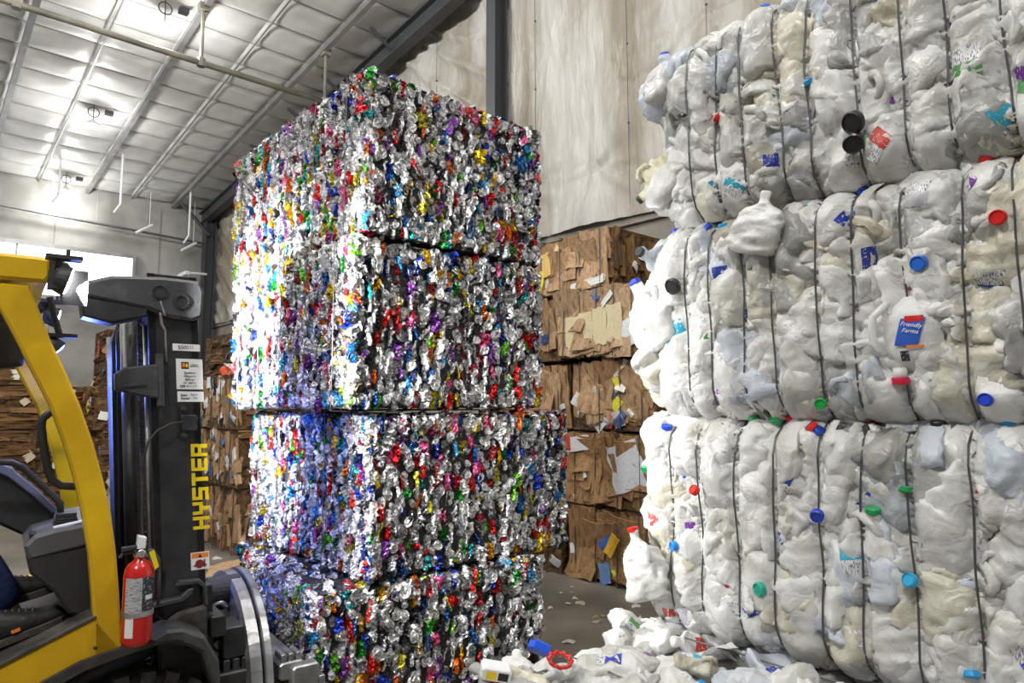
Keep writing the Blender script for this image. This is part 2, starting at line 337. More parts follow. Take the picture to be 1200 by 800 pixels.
for k, p in enumerate(HIGH_BAY):
    t = tag(empty('high_bay_lamp', p), HBL[k] if k < 3 else 'high bay lamp outside the view, hung %s' % ['', '', '', 'above the can stack', 'above the jug bales', 'above and behind the camera, right row', 'in the left row, far end', 'in the left row, middle', 'in the left row, near end'][k], 'lamp', 'high bay lamps')
    b = MB(); b.lathe([(.03, .14), (.05, .1), (.13, .05), (.16, 0), (.15, 0)], (0, 0, 0), (0, 0, 1), 16); b.build('lamp_housing', M['white'], t, True)
    b = MB(); b.lathe([(.14, 0), (.13, -.012), (.05, -.02)], (0, 0, 0), (0, 0, 1), 16); b.build('lens', M['hblens'], t, True)
    b = MB(); top = roof_z(p[1]) - p[2]
    b.tube([(0, 0, .12), (0, 0, top + .08)], .008, 5)
    b.tube([(.0 + .1 * math.cos(a), 0, top - .12 + .1 * math.sin(a)) for a in [q * PI / 6 for q in range(13)]], .009, 5); b.box((.2, -.06, top - .1), (.34, .06, top - .02)); b.build('hanging_cable', M['black'], t)

# ------------------------------------------------------------------ crushed cans
def can_variants():
    out = []
    for k in range(4):      # can ends: rim, countersink, panel and tab
        vs = []; fs = []; seg = 12; el = U(.72, 1); b = MB(); r0 = .029
        prof = [(.0, -.003), (.55, -.003), (.80, -.003), (.88, -.007), (.95, .001), (1.02, .001), (1.06, -.006)]
        def q(r, t, dz): return (r0 * r * math.cos(t) * el, r0 * r * math.sin(t), dz + .007 * math.sin(t * 2 + k) * r * r)
        for r, z in prof[1:]: vs += [q(r, 2 * PI * i / seg, z) for i in range(seg)]
        for j in range(len(prof) - 2):
            for i in range(seg):
                n = (i + 1) % seg; fs.append((j * seg + i, (j + 1) * seg + i, (j + 1) * seg + n, j * seg + n)[::-1])
        fs.append(tuple(range(seg)))
        b.add(vs, [f[::-1] if len(f) == 4 else f for f in fs])
        b.add([(-.006, -.004, .001), (.006, -.004, .001), (.007, .013, .003), (-.007, .013, .003), (-.006, -.004, -.003), (.006, -.004, -.003), (.007, .013, -.001), (-.007, .013, -.001)],
              [(0, 1, 2, 3), (0, 4, 5, 1), (1, 5, 6, 2), (2, 6, 7, 3), (3, 7, 4, 0)])
        # crumpled wall behind the end
        b.add([(r0 * 1.06 * math.cos(t) * el * s_, r0 * 1.06 * math.sin(t) * s_ + dy, z) for z, s_, dy in ((-.006, 1, 0), (-.02, .9, .008), (-.035, 1.0, -.004)) for t in [2 * PI * i / 8 for i in range(8)]],
              [(j * 8 + i, j * 8 + (i + 1) % 8, (j + 1) * 8 + (i + 1) % 8, (j + 1) * 8 + i)[::-1] for j in range(2) for i in range(8)])
        out.append(('end', b))
    for k in range(8):      # flattened bodies
        b = MB(); W = U(.03, .056); H = U(.07, .105); sd = k * 3.1; bend = U(-.5, .5); A = U(.010, .02)
        def fn(u, v):
            s_ = 2 * u - 1; t = 2 * v - 1
            wd = W * .5 * (1 - .12 * abs(t) ** 6 + .16 * nz(Vector((t * 2.3, sd, 0))))
            x = s_ * wd + bend * .02 * t * t; y = t * H * .5 * (1 - .12 * abs(s_) ** 3)
            z = A * (1 - abs(nz(Vector((s_ * 1.1, t * 3.4, sd)))) * 3.2) + .006 * nz(Vector((s_ * 3, t * 6, sd + 4)))
            z -= .028 * abs(s_) ** 4 + .018 * abs(t) ** 8
            return (x, y, z)
        b.grid(6, 9, fn)
        if k % 3 == 0:      # visible end on top of a folded body
            b.add([(.024 * math.cos(a) * .9, H * .38 + .016 * math.sin(a), .012 + .008 * math.sin(a)) for a in [2 * PI * i / 10 for i in range(10)]] + [(.024 * .75 * math.cos(a) * .9, H * .38 + .012 * math.sin(a), .008 + .006 * math.sin(a)) for a in [2 * PI * i / 10 for i in range(10)]],
                  [(i, (i + 1) % 10, 10 + (i + 1) % 10, 10 + i) for i in range(10)] + [tuple(range(10, 20))])
        out.append(('body', b))
    for k in range(4):      # edge-on squashed cans
        b = MB(); H = U(.05, .095); sd = k * 5.7; W = U(.014, .022)
        def fn(u, v):
            a = PI * (u - .5) * 1.25; t = 2 * v - 1
            return (W * .6 * math.sin(a) + .012 * nz(Vector((t * 1.8, sd, 1))), t * H / 2, .016 * math.cos(a) * (1 - .5 * abs(t) ** 5) + .006 * nz(Vector((u * 3, t * 5, sd))) - .004)
        b.grid(5, 8, fn); out.append(('edge', b))
    return out
CV = can_variants()
CM = []
for kind, b in CV: CM.append(b.mesh('crushed_can', M['can'], kind == 'end'))
SILV = [(.74, .74, .75), (.62, .62, .63), (.86, .86, .86), (.46, .46, .48), (.7, .7, .72), (.34, .34, .35), (.76, .74, .7)]
HUE = [(.62, .01, .012), (.5, .02, .02), (.7, .03, .02), (.02, .06, .5), (.01, .12, .38), (.02, .3, .03), (.14, .5, .02), (.75, .55, .01), (.8, .42, .0), (.8, .16, .01), (.02, .36, .36),
       (.25, .07, .4), (.75, .12, .3), (.02, .02, .025), (.05, .05, .06), (.85, .85, .85), (.28, .22, .10), (.3, .03, .03), (.05, .3, .6), (.02, .05, .2), (.55, .5, .03)]
def can_color(kind):
    if kind == 'end' and R() < .9: return random.choice(SILV)
    if R() < .56: return random.choice(SILV)
    c = random.choice(HUE); k = U(.75, 1.1); return tuple(min(1, x * k) for x in c)
def wires_box(root, lx, ly, lz, pos, r=.0025, axis='y', out=.012, wob=.006):
    # closed wires round a bale: at each pos along x (loop in y,z) or along y (loop in x,z)
    for p in pos:
        b = MB(); path = []
        n = 10
        def P(a, z):
            q = p + wob * nz(Vector((a * 4, z * 4, p * 9)))
            return (a, q, z) if axis == 'y' else (q, a, z)
        L_ = lx if axis == 'y' else ly
        for i in range(n + 1): path.append(P(-out - .006 * nz(Vector((i, p * 7, 1))), lz * i / n))
        for i in range(1, 5): path.append(P(L_ * i / 4, lz + out))
        for i in range(n, -1, -1): path.append(P(L_ + out, lz * i / n))
        path.append(P(L_ / 2, -out * 0 + .002)); path.append(path[0])
        b.tube(path, r, 5, cap=False); b.build('baling_wire', M['wire'], root)
def can_bale(loc, rz, lx, ly, lz, label, ledge=False, seed=1, lean=0):
    random.seed(seed)
    root = tag(empty('can_bale', loc, rz), label, 'bale', 'stacked bales of crushed cans')
    b = MB()
    # lumpy core
    for (o_, u, v, n) in (((0, 0, 0), (0, 1, 0), (0, 0, 1), (-1, 0, 0)), ((0, 0, 0), (1, 0, 0), (0, 0, 1), (0, -1, 0)), ((lx, 0, 0), (0, 1, 0), (0, 0, 1), (1, 0, 0)), ((0, ly, 0), (1, 0, 0), (0, 0, 1), (0, 1, 0)),
                         ((0, 0, lz), (1, 0, 0), (0, 1, 0), (0, 0, 1)), ((0, 0, 0), (1, 0, 0), (0, 1, 0), (0, 0, -1))):
        o_, u, v, n = map(Vector, (o_, u, v, n)); lu = abs(u.x) * lx + abs(u.y) * ly; lv = lz if v.z else ly
        def fn(a, c):
            a2, c2 = .02 + (lu - .04) * a, .012 + (lv - .024) * c
            e = min(a, 1 - a, c, 1 - c) > 0
            base = o_ + u * a2 + v * c2 - n * (.02 if not n.z else .012)
            return base + (n * (.016 * nz(base * 22)) if e and not n.z else Vector())
        b.grid(40 if not n.z else 8, 24 if not n.z else 8, fn, flip=(u.cross(v).dot(n) < 0))
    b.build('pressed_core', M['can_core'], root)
    mw = Matrix.Translation(Vector(loc)) @ Matrix.Rotation(rz, 4, 'Z'); camp = Vector((0, 0, 1.6))
    items = []
    def face(o_, u, v, n, lu, lv, cw, ch, spread=1, keep=None):
        o_, u, v, n = map(Vector, (o_, u, v, n)); nu = int(lu / cw); nv = int(lv / ch)
        for i in range(nu + 1):
            coff = R(); col_d = .012 * nz(Vector((i * .31, seed * 3.3, lu)))
            for j in range(-1, nv + 1):
                a = (i + U(-.35, 1.2)) * lu / nu * 1.0 - .3 * cw; c = (j + coff + U(-.25, .25)) * lv / nv + ch * .4
                a = min(max(a, .012), lu - .012); c = min(max(c, .05), lv - .052)
                if keep and not keep(a, c): continue
                k = random.choices(range(len(CV)), [4.4] * 4 + [4] * 8 + [3.4] * 4)[0]; kind = CV[k][0]
                sc = U(.75, 1.15) * (1 if kind != 'end' else U(.75, 1.0))
                rz_ = random.gauss(0, .2) if kind != 'end' else U(-.6, .6)
                rot = Euler((random.gauss(0, .13), random.gauss(0, .24), rz_)).to_matrix().to_4x4()
                lift = U(-.020, .006) + col_d - (0 if n.z else .03 * max(0, (abs(c / lv - .5) * 2 - .84) / .16) ** 2) + (.004 if kind == 'end' else 0)
                mt = frame(o_ + u * a + v * c + n * lift, u, v, n) @ rot @ Matrix.Diagonal((sc, sc * U(.9, 1.15), sc, 1))
                items.append(((mw @ mt.translation - camp).length, k, mt, can_color(kind)))
    cw, ch = .033, .052
    face((0, ly, 0), (0, -1, 0), (0, 0, 1), (-1, 0, 0), ly, lz, cw, ch)
    face((0, 0, 0), (1, 0, 0), (0, 0, 1), (0, -1, 0), lx, lz, cw, ch)
    face((0, 0, lz), (1, 0, 0), (0, 1, 0), (0, 0, 1), lx, ly, .06, .075, keep=(lambda a, c: a < .34 or c < .28) if ledge else (lambda a, c: a < .07 or c < .07))
    face((lx, 0, 0), (0, 1, 0), (0, 0, 1), (1, 0, 0), ly, lz, .06, .08)
    face((0, 0, 0), (1, 0, 0), (0, -1, 0), (0, 0, -1), .0001 + lx, .06, .06, .06, keep=lambda a, c: False)
    items.sort(key=lambda t: t[0])
    for d, k, mt, c in items[:300]: inst('crushed_can', CM[k], root, mtx=mt, color=c)
    V = []; F = []; C_ = []; n0 = 0; S = []
    for d, k, mt, c in items[300:]:
        bb = CV[k][1]
        V += [tuple(mt @ Vector(p)) for p in bb.v]; F += [tuple(i + n0 for i in f) for f in bb.f]; C_ += [(*c, 1)] * len(bb.v); S += [CV[k][0] == 'end'] * len(bb.f); n0 += len(bb.v)
    me = bpy.data.meshes.new('crushed_cans'); me.from_pydata(V, [], F); me.materials.append(M['can_s'])
    at = me.color_attributes.new('Col', 'FLOAT_COLOR', 'POINT'); at.data.foreach_set('color', [x for c in C_ for x in c])
    me.polygons.foreach_set('use_smooth', S)
    o = inst('crushed_cans', me, root); o['kind'] = 'stuff'
    wires_box(root, lx, ly, lz, [ly * q for q in (.1, .3, .5, .7, .9)], r=.0022, out=.016)
    return root
can_bale((1.37, 2.80, 0), math.radians(-7), 1.22, 1.28, .80, 'bottom bale of crushed aluminium cans on the floor under the tall stack, with a ledge', True, 11)
can_bale((1.60, 2.75, .805), math.radians(-.5), 1.26, 1.42, .755, 'second can bale from the floor, with a blue light on its left face', False, 12)
can_bale((1.485, 2.74, 1.575), math.radians(.5), 1.19, 1.43, .80, 'third bale of crushed cans from the floor, below the topmost can bale', False, 13)
can_bale((1.54, 2.74, 2.385), math.radians(0), 1.13, 1.68, .80, 'topmost bale of crushed aluminium cans in the tall stack', False, 14)
random.seed(21)

# ------------------------------------------------------------------ crushed jugs
def jug_variant(k):
    random.seed(100 + k)
    b = MB(); seg = 34; rings = 32; sd = k * 9.17
    W = U(.14, .17); H = U(.23, .28); flat = U(.34, .5); tw = U(-.5, .5); bend = U(-.25, .25)
    prof = []
    for i in range(rings + 1):
        t = i / rings
        if t < .06: r = .75 + .25 * (t / .06) ** .5
        elif t < .6: r = 1
        elif t < .86: q = (t - .6) / .26; r = 1 - .74 * (q * q * (3 - 2 * q))
        elif t < .9: r = .24
        else: r = .27 if t < .97 else .22
        prof.append((r, t))
    vs = []
    for r, t in prof:
        n_ = 5 if r > .5 else 2
        for i in range(seg):
            a = 2 * PI * i / seg; ca, sa = math.cos(a), math.sin(a)
            q = (abs(ca) ** n_ + abs(sa) ** n_) ** (-1 / n_)
            x = ca * q * r * W / 2; y = sa * q * r * W / 2; z = (t - .5) * H
            p = Vector((x, z, y * flat * (1.0 if r > .5 else 1.7)))     # x width, y height, z depth
            am = min(1, r * 1.3)
            s_ = Vector((p.x + sd, p.y, p.z))
            f1 = nz(s_ * 9); f2 = 1 - abs(nz(s_ * 13 + Vector((3, 7, 1)))) * 3; f3 = 1 - abs(nz(s_ * 27 + Vector((9, 1, 4)))) * 3
            d = Vector((p.x, 0, p.z)).normalized() if r > .01 else Vector()
            p += d * am * (.026 * f1 + .013 * f2 + .007 * f3)
            p.x += .03 * nz(Vector((p.y * 7, sd, 2))) * am; p.z += .03 * nz(Vector((p.y * 8, sd, 8))) * am + bend * (p.y) ** 2 * 2
            a2 = tw * p.y * 3; p = Vector((p.x * math.cos(a2) - p.z * math.sin(a2), p.y, p.x * math.sin(a2) + p.z * math.cos(a2)))
            vs.append(p)
    fs = []
    for i in range(rings):
        for j in range(seg):
            n = (j + 1) % seg; fs.append((i * seg + j, i * seg + n, (i + 1) * seg + n, (i + 1) * seg + j)[::-1])
    fs.append(tuple(range(seg))); fs.append(tuple(range(rings * seg, (rings + 1) * seg))[::-1])
    b.add(vs, fs)
    if k % 3 == 0:  # handle loop
        hx = W * .42
        b.tube([(hx * .8, H * .02, .02), (hx * 1.15, H * .06, .035), (hx * 1.2, H * .18, .04), (hx * .95, H * .26, .035), (hx * .55, H * .27, .02)], .012, 8)
    me = b.mesh('crushed_jug', M['jug'], True)
    top = sum((v for v in vs[rings * seg:]), Vector()) / seg; tdir = (top - sum((v for v in vs[(rings - 5) * seg:(rings - 4) * seg]), Vector()) / seg).normalized()
    # label patch lying on the front
    tree = BVHTree.FromPolygons([tuple(v) for v in b.v], b.f)
    lb = MB(); lw, lh = W * .42, H * .3; ok = True; pts = []
    for j in range(7):
        for i in range(7):
            x = (i / 6 - .5) * lw; y = (j / 6 - .5) * lh - H * .12
            h = tree.ray_cast(Vector((x, y, .3)), Vector((0, 0, -1)))
            if h[0] is None: ok = False; pts.append(Vector((x, y, .03)))
            else: pts.append(h[0] + Vector((0, 0, .002)))
    lb.add(pts, [(j * 7 + i, j * 7 + i + 1, (j + 1) * 7 + i + 1, (j + 1) * 7 + i) for j in range(6) for i in range(6)])
    lb.m = [0 if f_ // 6 >= (3 if k % 2 else 2) else 1 for f_ in range(36)]
    return me, top, tdir, (lb.mesh('jug_label', [M['jlabel'], M['jlabel2']], True) if ok else None)
JV = [jug_variant(k) for k in range(14)]
random.seed(31)
b = MB(); b.lathe([(.0195, -.012), (.0205, -.010), (.0205, .002), (.018, .005), (.003, .005)], (0, 0, 0), (0, 0, 1), 16); CAPM = b.mesh('cap', M['cap'], False)
CAPC = [(.01, .06, .55), (.01, .10, .6), (.6, .01, .01), (.65, .02, .015), (.01, .3, .08), (.02, .3, .65), (.8, .8, .8), (.03, .45, .35), (.02, .02, .02)]
LABC = [(.02, .05, .4), (.02, .04, .3), (.1, .3, .1), (.5, .5, .55), (.5, .04, .03), (.2, .05, .35), (.03, .35, .5)]
def jug_color():
    g = U(.76, .96) if R() < .85 else U(.42, .6); q = R()
    if q < .14: return (g * .97, g * .93, g * .78)
    if q < .2: return (g * .8, g * .86, g * .95)
    return (g, g * .995, g * .97)
def place_jug(parent, mt, color=None, cap=None, label=None, press=None, k=None):
    if k is None: k = random.randrange(len(JV))
    me, top, td, lm = JV[k]
    td = (mt.to_3x3() @ td).normalized(); top = mt @ top; pf = press or (lambda p: p)
    def baked(src, off=0):
        m2 = src.copy(); co = [0.0] * (3 * len(m2.vertices)); src.vertices.foreach_get('co', co)
        out = []
        for i in range(0, len(co), 3):
            p = pf(mt @ Vector(co[i:i + 3])); out += (p.x, p.y, p.z)
        m2.vertices.foreach_set('co', out); m2.update(); return m2
    c = mt.translation.copy()
    m2 = baked(me) if press else me
    j = inst('crushed_jug', m2, parent, color=color or jug_color()) if press else inst('crushed_jug', me, parent, mtx=mt, color=color or jug_color())
    if cap is None: cap = R() < .36
    inv = Matrix() if press else mt.inverted()
    if cap:
        tp = pf(top); q = td.to_track_quat('Z', 'Y').to_matrix().to_4x4()
        inst('cap', CAPM, j, mtx=inv @ Matrix.Translation(tp + td * .004) @ q, color=random.choice(CAPC))
    if lm is not None and (R() < .3 if label is None else label):
        inst('jug_label', baked(lm) if press else lm, j, color=random.choice(LABC))
    return j
def jug_bale(loc, ly, lx, lz, wires, label, seed):
    # local: x into the stack, y towards the far end, face with normal -x
    random.seed(seed)
    root = tag(empty('jug_bale', loc), label, 'bale', 'stacked bales of milk jugs')
    ws = sorted([y - loc[1] for y in wires]); W = [w_ for w_ in ws]
    while W[0] > .14: W.insert(0, W[0] - .135)
    cols = [-.02] + W + [ly + .02]
    def bulge(y):
        for a, c in zip(cols, cols[1:]):
            if a <= y <= c: q = (y - a) / max(c - a, .01); return math.sin(PI * q) ** .6
        return 0
    def endc(z, y):    # rounding of edges and end
        q = 0
        q += max(0, (abs(z / lz - .5) * 2 - .72) / .28) ** 2 * .09
        q += max(0, (y - (ly - .16)) / .16) ** 2 * .12
        return q
    b = MB()
    def fn(u, v):
        y = ly * u; z = lz * (.01 + .98 * v)
        x = .055 - .05 * bulge(y) + endc(z, y) + .03 * nz(Vector((y * 7, z * 6, seed))) + .02 * abs(nz(Vector((y * 16, z * 9, seed + 5))))
        return (x, y, z)
    b.grid(110, 44, fn, flip=True)
    b.add([(.11, 0, .01), (lx, 0, .01), (lx, 0, lz * .99), (.11, 0, lz * .99)], [(0, 1, 2, 3)])
    b.add([(.17, ly, .01), (lx, ly, .01), (lx, ly, lz * .99), (.17, ly, lz * .99)], [(3, 2, 1, 0)])
    b.add([(.11, 0, .01), (lx, 0, .01), (lx, ly, .01), (.17, ly, .01), (.11, 0, lz * .99), (lx, 0, lz * .99), (lx, ly, lz * .99), (.17, ly, lz * .99)], [(0, 3, 2, 1), (4, 5, 6, 7), (1, 2, 6, 5)])
    b.build('pressed_core', M['jugcore'], root, True)
    n = (-1, 0, 0); u = (0, -1, 0); v = (0, 0, 1)
    def surf(y, z):     # x of the pressed face: pillows between the wires
        d = min(abs(y - w_ - .014 * nz(Vector((w_ * 5, z * 3.5, seed)))) for w_ in W)
        return -.006 - .046 * bulge(y) + .030 * math.exp(-(d / .013) ** 2) + endc(z, y) + .018 * nz(Vector((y * 5, z * 5, seed + 2)))
    def press(p):
        if p.x > .5: return p
        q_ = .012 * nz(Vector((p.y * 9, p.x * 9, 5))); z = min(max(p.z, -.008 + q_), lz + .006 + q_); y = p.y; s_ = surf(y, z)
        d = s_ - p.x
        if d > 0: d = .022 * math.tanh(d / .07)
        x = s_ - d - .0 * nz(p)
        d2 = .007 * (1 - abs(nz(Vector((y * 30, z * 11, p.x * 16 + seed)))) * 3) + .0018 * nz(Vector((y * 70, z * 45, p.x * 40)))
        return Vector((x - d2, y, z))
    for layer in range(3):
        ny = int(ly / .118); nz_ = 5
        for i in range(ny + 1):
            for k in range(nz_):
                if layer == 1 and R() < .25: continue
                if layer == 2 and R() < .72: continue
                y = (i + .5 * (k % 2) + U(-.3, .3)) * ly / ny; zc = (k + .5 + U(-.25, .25) + .3 * (layer == 1)) * lz / nz_
                zc = min(max(zc, .085), lz - .085); y = min(y, ly - .05)
                sc = U(.95, 1.25) if layer < 2 else U(.7, .95)
                ang = random.gauss(0, .45) + (PI if R() < .35 else 0)
                lift = .03 - layer * .018 + endc(zc, y)
                mt = frame(Vector((lift, y, zc)), u, v, n) @ Euler((random.gauss(0, .22), random.gauss(0, .3), ang)).to_matrix().to_4x4() @ Matrix.Diagonal((sc * U(.85, 1.1), sc * U(.9, 1.2), sc, 1))
                place_jug(root, mt, press=press)
    for k in range(26):     # far end and top edge
        if k < 16:
            zc = U(.09, lz - .09); mt = frame(Vector((.07 + .6 * R() ** 1.5, ly - .03, zc)), (-1, 0, 0), v, (0, 1, 0))
        else:
            y = ly * (k - 16) / 10 + U(0, .08); mt = frame(Vector((U(.08, .3), y, lz - .035)), (0, 1, 0), (-1, 0, 0), (0, 0, 1))
        place_jug(root, mt @ Euler((random.gauss(0, .2), random.gauss(0, .25), U(0, 6))).to_matrix().to_4x4())
    for k in range(16):     # near end of the bale
        mt = frame(Vector((.1 + .8 * (k % 4 + U(.1, .9)) / 4, .02, lz * (k // 4 + .5) / 4)), (1, 0, 0), v, (0, -1, 0))
        place_jug(root, mt @ Euler((random.gauss(0, .15), random.gauss(0, .2), U(0, 6))).to_matrix().to_4x4() @ Matrix.Scale(1.1, 4))
    for w_ in W:            # wires hug the face
        b = MB(); pth = [(.6, w_, .005)]; sl = U(-.02, .02)
        for i in range(15):
            t = i / 14; z = lz * t; x = -.027 + endc(z, w_) + .018 * nz(Vector((w_ * 5, z * 5, seed + 2))) + .006 * nz(Vector((w_ * 9, z * 7, 3)))
            pth.append((x, w_ + .014 * nz(Vector((w_ * 5, z * 3.5, seed))) + sl * (t - .5), z))
        pth += [(.6, w_, lz - .005)]
        b.tube(pth, .003, 6, cap=False); b.build('baling_wire', M['wire'], root)
    return root
w3 = [1.489, 1.369, 1.231, 1.099, .951, .832, .696, .55]; w2 = [1.403, 1.306, 1.182, 1.079, .935, .828, .684, .539, .417]; w1 = [1.376, 1.263, 1.168, 1.037, .933, .791, .658, .546, .413]
BX = 2.13
jug_bale((BX, .0, .80), 1.66, .95, .75, w3, 'lowest of the three bales of crushed white milk jugs, just above the mixed plastic bale', 41)
jug_bale((BX, -.02, 1.56), 1.62, .95, .70, w2, 'middle bale of crushed white milk jugs, at eye level', 42)
jug_bale((BX, -.04, 2.27), 1.58, .95, .70, w1, 'topmost bale of crushed white milk jugs, with a jug poking out at its left end', 43)

# bottom bale of mixed white plastic and film, with loose pieces on top
def film_mesh(k, sx, sy, amp, nn=14, mtl='film'):
    b = MB(); sd = k * 4.4
    def fn(u, v):
        x, y = (u - .5) * sx, (v - .5) * sy
        e = 1 + .35 * nz(Vector((math.atan2(y, x) * 1.2, sd, 0)))
        s_ = Vector((x * 9, y * 9, sd))
        return (x * e + .03 * nz(s_ * 1.3), y * e + .03 * nz(s_ + Vector((5, 5, 5))), amp * (1 - abs(nz(s_ * .8)) * 3) + amp * .5 * (1 - abs(nz(s_ * 1.9)) * 3) - amp * 1.2 * ((u - .5) ** 2 + (v - .5) ** 2) * 4)
    b.grid(nn, nn, fn); return b.mesh('crumpled_film', M[mtl], False)
FILM = [film_mesh(k, U(.14, .24), U(.14, .26), U(.018, .03)) for k in range(8)]
random.seed(51)
FC = [(.8, .8, .79), (.72, .72, .7), (.62, .61, .57), (.85, .85, .85), (.78, .8, .84), (.5, .5, .47)]
mb = tag(empty('mixed_plastic_bale', (1.30, .5, 0)), 'low foreground bale of mixed white plastic film and bottles under the milk jug bales', 'bale')
b = MB(); LX, LY, LZ = 1.9, 1.16, .765
def fn(u, v): return (LX * u, LY * v, LZ - .03 + .03 * nz(Vector((u * 8, v * 6, 4))))
b.grid(30, 20, fn); b.box((.0, .0, 0), (LX, LY, LZ - .06)); b.build('pressed_core', M['jugcore'], mb)
for i in range(150):
    x, y = U(0, LX), U(0, LY); 
    if x > 1.05: y = U(.8, LY) if R() < .3 else y; 
    if x > .9 and y < .9 and x > 1.2: continue
    o = inst('crumpled_film', random.choice(FILM), mb, loc=(x, y, LZ + U(-.03, .0)), rot=(random.gauss(0, .3), random.gauss(0, .3), U(0, 6)), color=random.choice(FC) if R() > .05 else random.choice([(.6, .05, .04), (.05, .12, .5), (.1, .4, .3)]))
for i in range(44):
    s_ = i % 2; z = U(.1, .72)
    mt = frame(Vector((-.02, U(0, LY), z)) if s_ else Vector((U(0, LX), LY + .0, z)), (0, -1, 0) if s_ else (1, 0, 0), (0, 0, 1), (-1, 0, 0) if s_ else (0, 1, 0))
    inst('crumpled_film', random.choice(FILM), mb, mtx=mt @ Euler((random.gauss(0, .3), random.gauss(0, .3), U(0, 6))).to_matrix().to_4x4(), color=random.choice(FC))
for i in range(34):
    x, y = U(.03, 1.0), U(.45, LY)
    mt = frame(Vector((x, y, LZ + .0)), (1, 0, 0), (0, 1, 0), (0, 0, 1)) @ Euler((random.gauss(0, .3), random.gauss(0, .4), U(0, 6))).to_matrix().to_4x4() @ Matrix.Scale(U(.6, .95), 4)
    place_jug(mb, mt)
for x in (.35, .78, 1.2):
    b = MB(); b.tube([(x + .03 * nz(Vector((x, i, 1))), LY * i / 8, LZ + .035 + .01 * nz(Vector((i, x, 2)))) for i in range(9)] + [(x, LY + .04, .4), (x, LY + .02, .01)], .003, 6); b.build('baling_wire', M['wire'], mb)
b = MB(); ring = []
for i in range(41):
    a = 2 * PI * i / 40; r = .033 + .0035 * math.sin(a * 10); ring.append((r * math.cos(a), r * math.sin(a), .004 * math.sin(a * 10)))
b.tube(ring, .006, 6, cap=False)
o = b.build('red_ring', M['red'], None, True); o.location = (1.515, 1.48, .845); o.rotation_euler = (.25, -.2, .3)
tag(o, 'red scalloped plastic ring lying on the white mixed plastic bale', 'ring')
b = MB(); b.prism([(-.035, -.03), (.03, -.035), (.04, .02), (.0, .04), (-.04, .02)], 0, .03, 0, .005, 'z'); o = b.build('blue_cup', M['cap']); o.color = (.01, .08, .6, 1); o.location = (1.60, 1.66, .80); o.rotation_euler = (.4, .5, .9)
tag(o, 'crushed bright blue plastic cup at the edge of the mixed plastic bale', 'cup')
b = MB(); b.box((-.045, -.03, 0), (.045, .03, .04), 0, .008); b.box((-.03, -.031, .008), (.0, -.0305, .03), 1); b.box((.005, -.031, .008), (.035, -.0305, .03), 2)
o = b.build('carton', [M['white'], M['yletter'], M['ink']]); o.location = (1.36, 1.60, .80); o.rotation_euler = (.1, .2, -.6)
tag(o, 'small white carton with yellow and black print on the mixed plastic bale', 'carton')

# milk jug with the printed blue label, held under a wire of the middle bale
def on_face(y, z, dx=0): return Vector((BX + dx, y, z))
root = tag(empty('milk_jug', on_face(.672, 1.80, -.05)), 'flattened white milk jug with blue printed label and pink cap, middle jug bale', 'jug')
b = MB(); b.xf = lambda p: Vector((-p.z, -p.x, p.y))
def fn(u, v):
    a = 2 * PI * u; r = math.sin(PI * min(1, v * 1.0)) if False else v
    x = .078 * r * math.copysign(abs(math.cos(a)) ** .8, math.cos(a)); y = .108 * r * math.copysign(abs(math.sin(a)) ** .8, math.sin(a))
    return (x, y, .045 * (1 - r ** 3.5) - .03 + .006 * (1 - abs(nz(Vector((x * 22, y * 22, 1)))) * 3) * r)
b.grid(32, 10, fn); b.grid(32, 4, lambda u, v: (lambda p: (p[0] * (1 - .1 * v), p[1] * (1 - .1 * v), p[2] - .05 * v))(fn(u, 1)))
b.tube([(-.03, -.095, -.01), (-.03, -.13, -.01)], .019, 12)
b.tube([(-.05, .09, .0), (-.085, .05, .02), (-.088, -.02, .02), (-.06, -.06, .015)], .011, 8)
o = b.build('jug_body', M['film'], root, True); o.color = (.86, .86, .85, 1)
b = MB(); b.xf = lambda p: Vector((-p.z, -p.x, p.y)); b.lathe([(.022, 0), (.023, .004), (.023, .018), (.02, .02)], (-.03, -.122, -.01), (0, -1, 0), 16); o = b.build('cap', M['cap'], root); o.color = (.5, .01, .05, 1)
b = MB(); b.xf = lambda p: Vector((-p.z, -p.x, p.y))
def pr_(x, y): r = min(1, math.hypot(x / .078, y / .108)); return (x, y, .045 * (1 - r ** 3.5) - .03 + .0085)
b.grid(8, 8, lambda u, v: pr_(-.012 + .06 * u - .02 * (1 - v), -.035 + .075 * v)); b.build('printed_label', M['blueink'], root, True)
b = MB(); b.xf = lambda p: Vector((-p.z, -p.x, p.y))
b.grid(6, 3, lambda u, v: tuple(Vector(pr_(-.002 + .045 * u, .03 + .016 * v)) + Vector((0, 0, .001))), 0); b.grid(6, 2, lambda u, v: tuple(Vector(pr_(.0 + .042 * u, -.042 + .007 * v)) + Vector((0, 0, .001))), 1); b.grid(3, 3, lambda u, v: tuple(Vector(pr_(-.018 + .022 * u, -.078 + .028 * v)) + Vector((0, 0, .001))), 2)
b.build('label_picture', [M['red'], M['orange'], M['darklabel']], root)
def text_mesh(body, size, mtl, align='CENTER', ext=.0004, shear=0):
    c = bpy.data.curves.new('txt', 'FONT'); c.body = body; c.size = size; c.align_x = align; c.align_y = 'CENTER'; c.extrude = ext; c.shear = shear; c.resolution_u = 3
    o = bpy.data.objects.new('txt', c); COL.objects.link(o); bpy.context.view_layer.update()
    me = bpy.data.meshes.new_from_object(o.evaluated_get(bpy.context.evaluated_depsgraph_get())); me.materials.clear(); me.materials.append(mtl)
    bpy.data.objects.remove(o); return me
tm = text_mesh('Friendly\nFarms', .017, M['white'], shear=.3)
o = inst('lettering', tm, root); o.matrix_basis = frame(Vector((-.0265, -.013, .012)), (0, -1, 0), (0, 0, 1), (-1, 0, 0)) @ Matrix.Rotation(-.2, 4, 'Z')

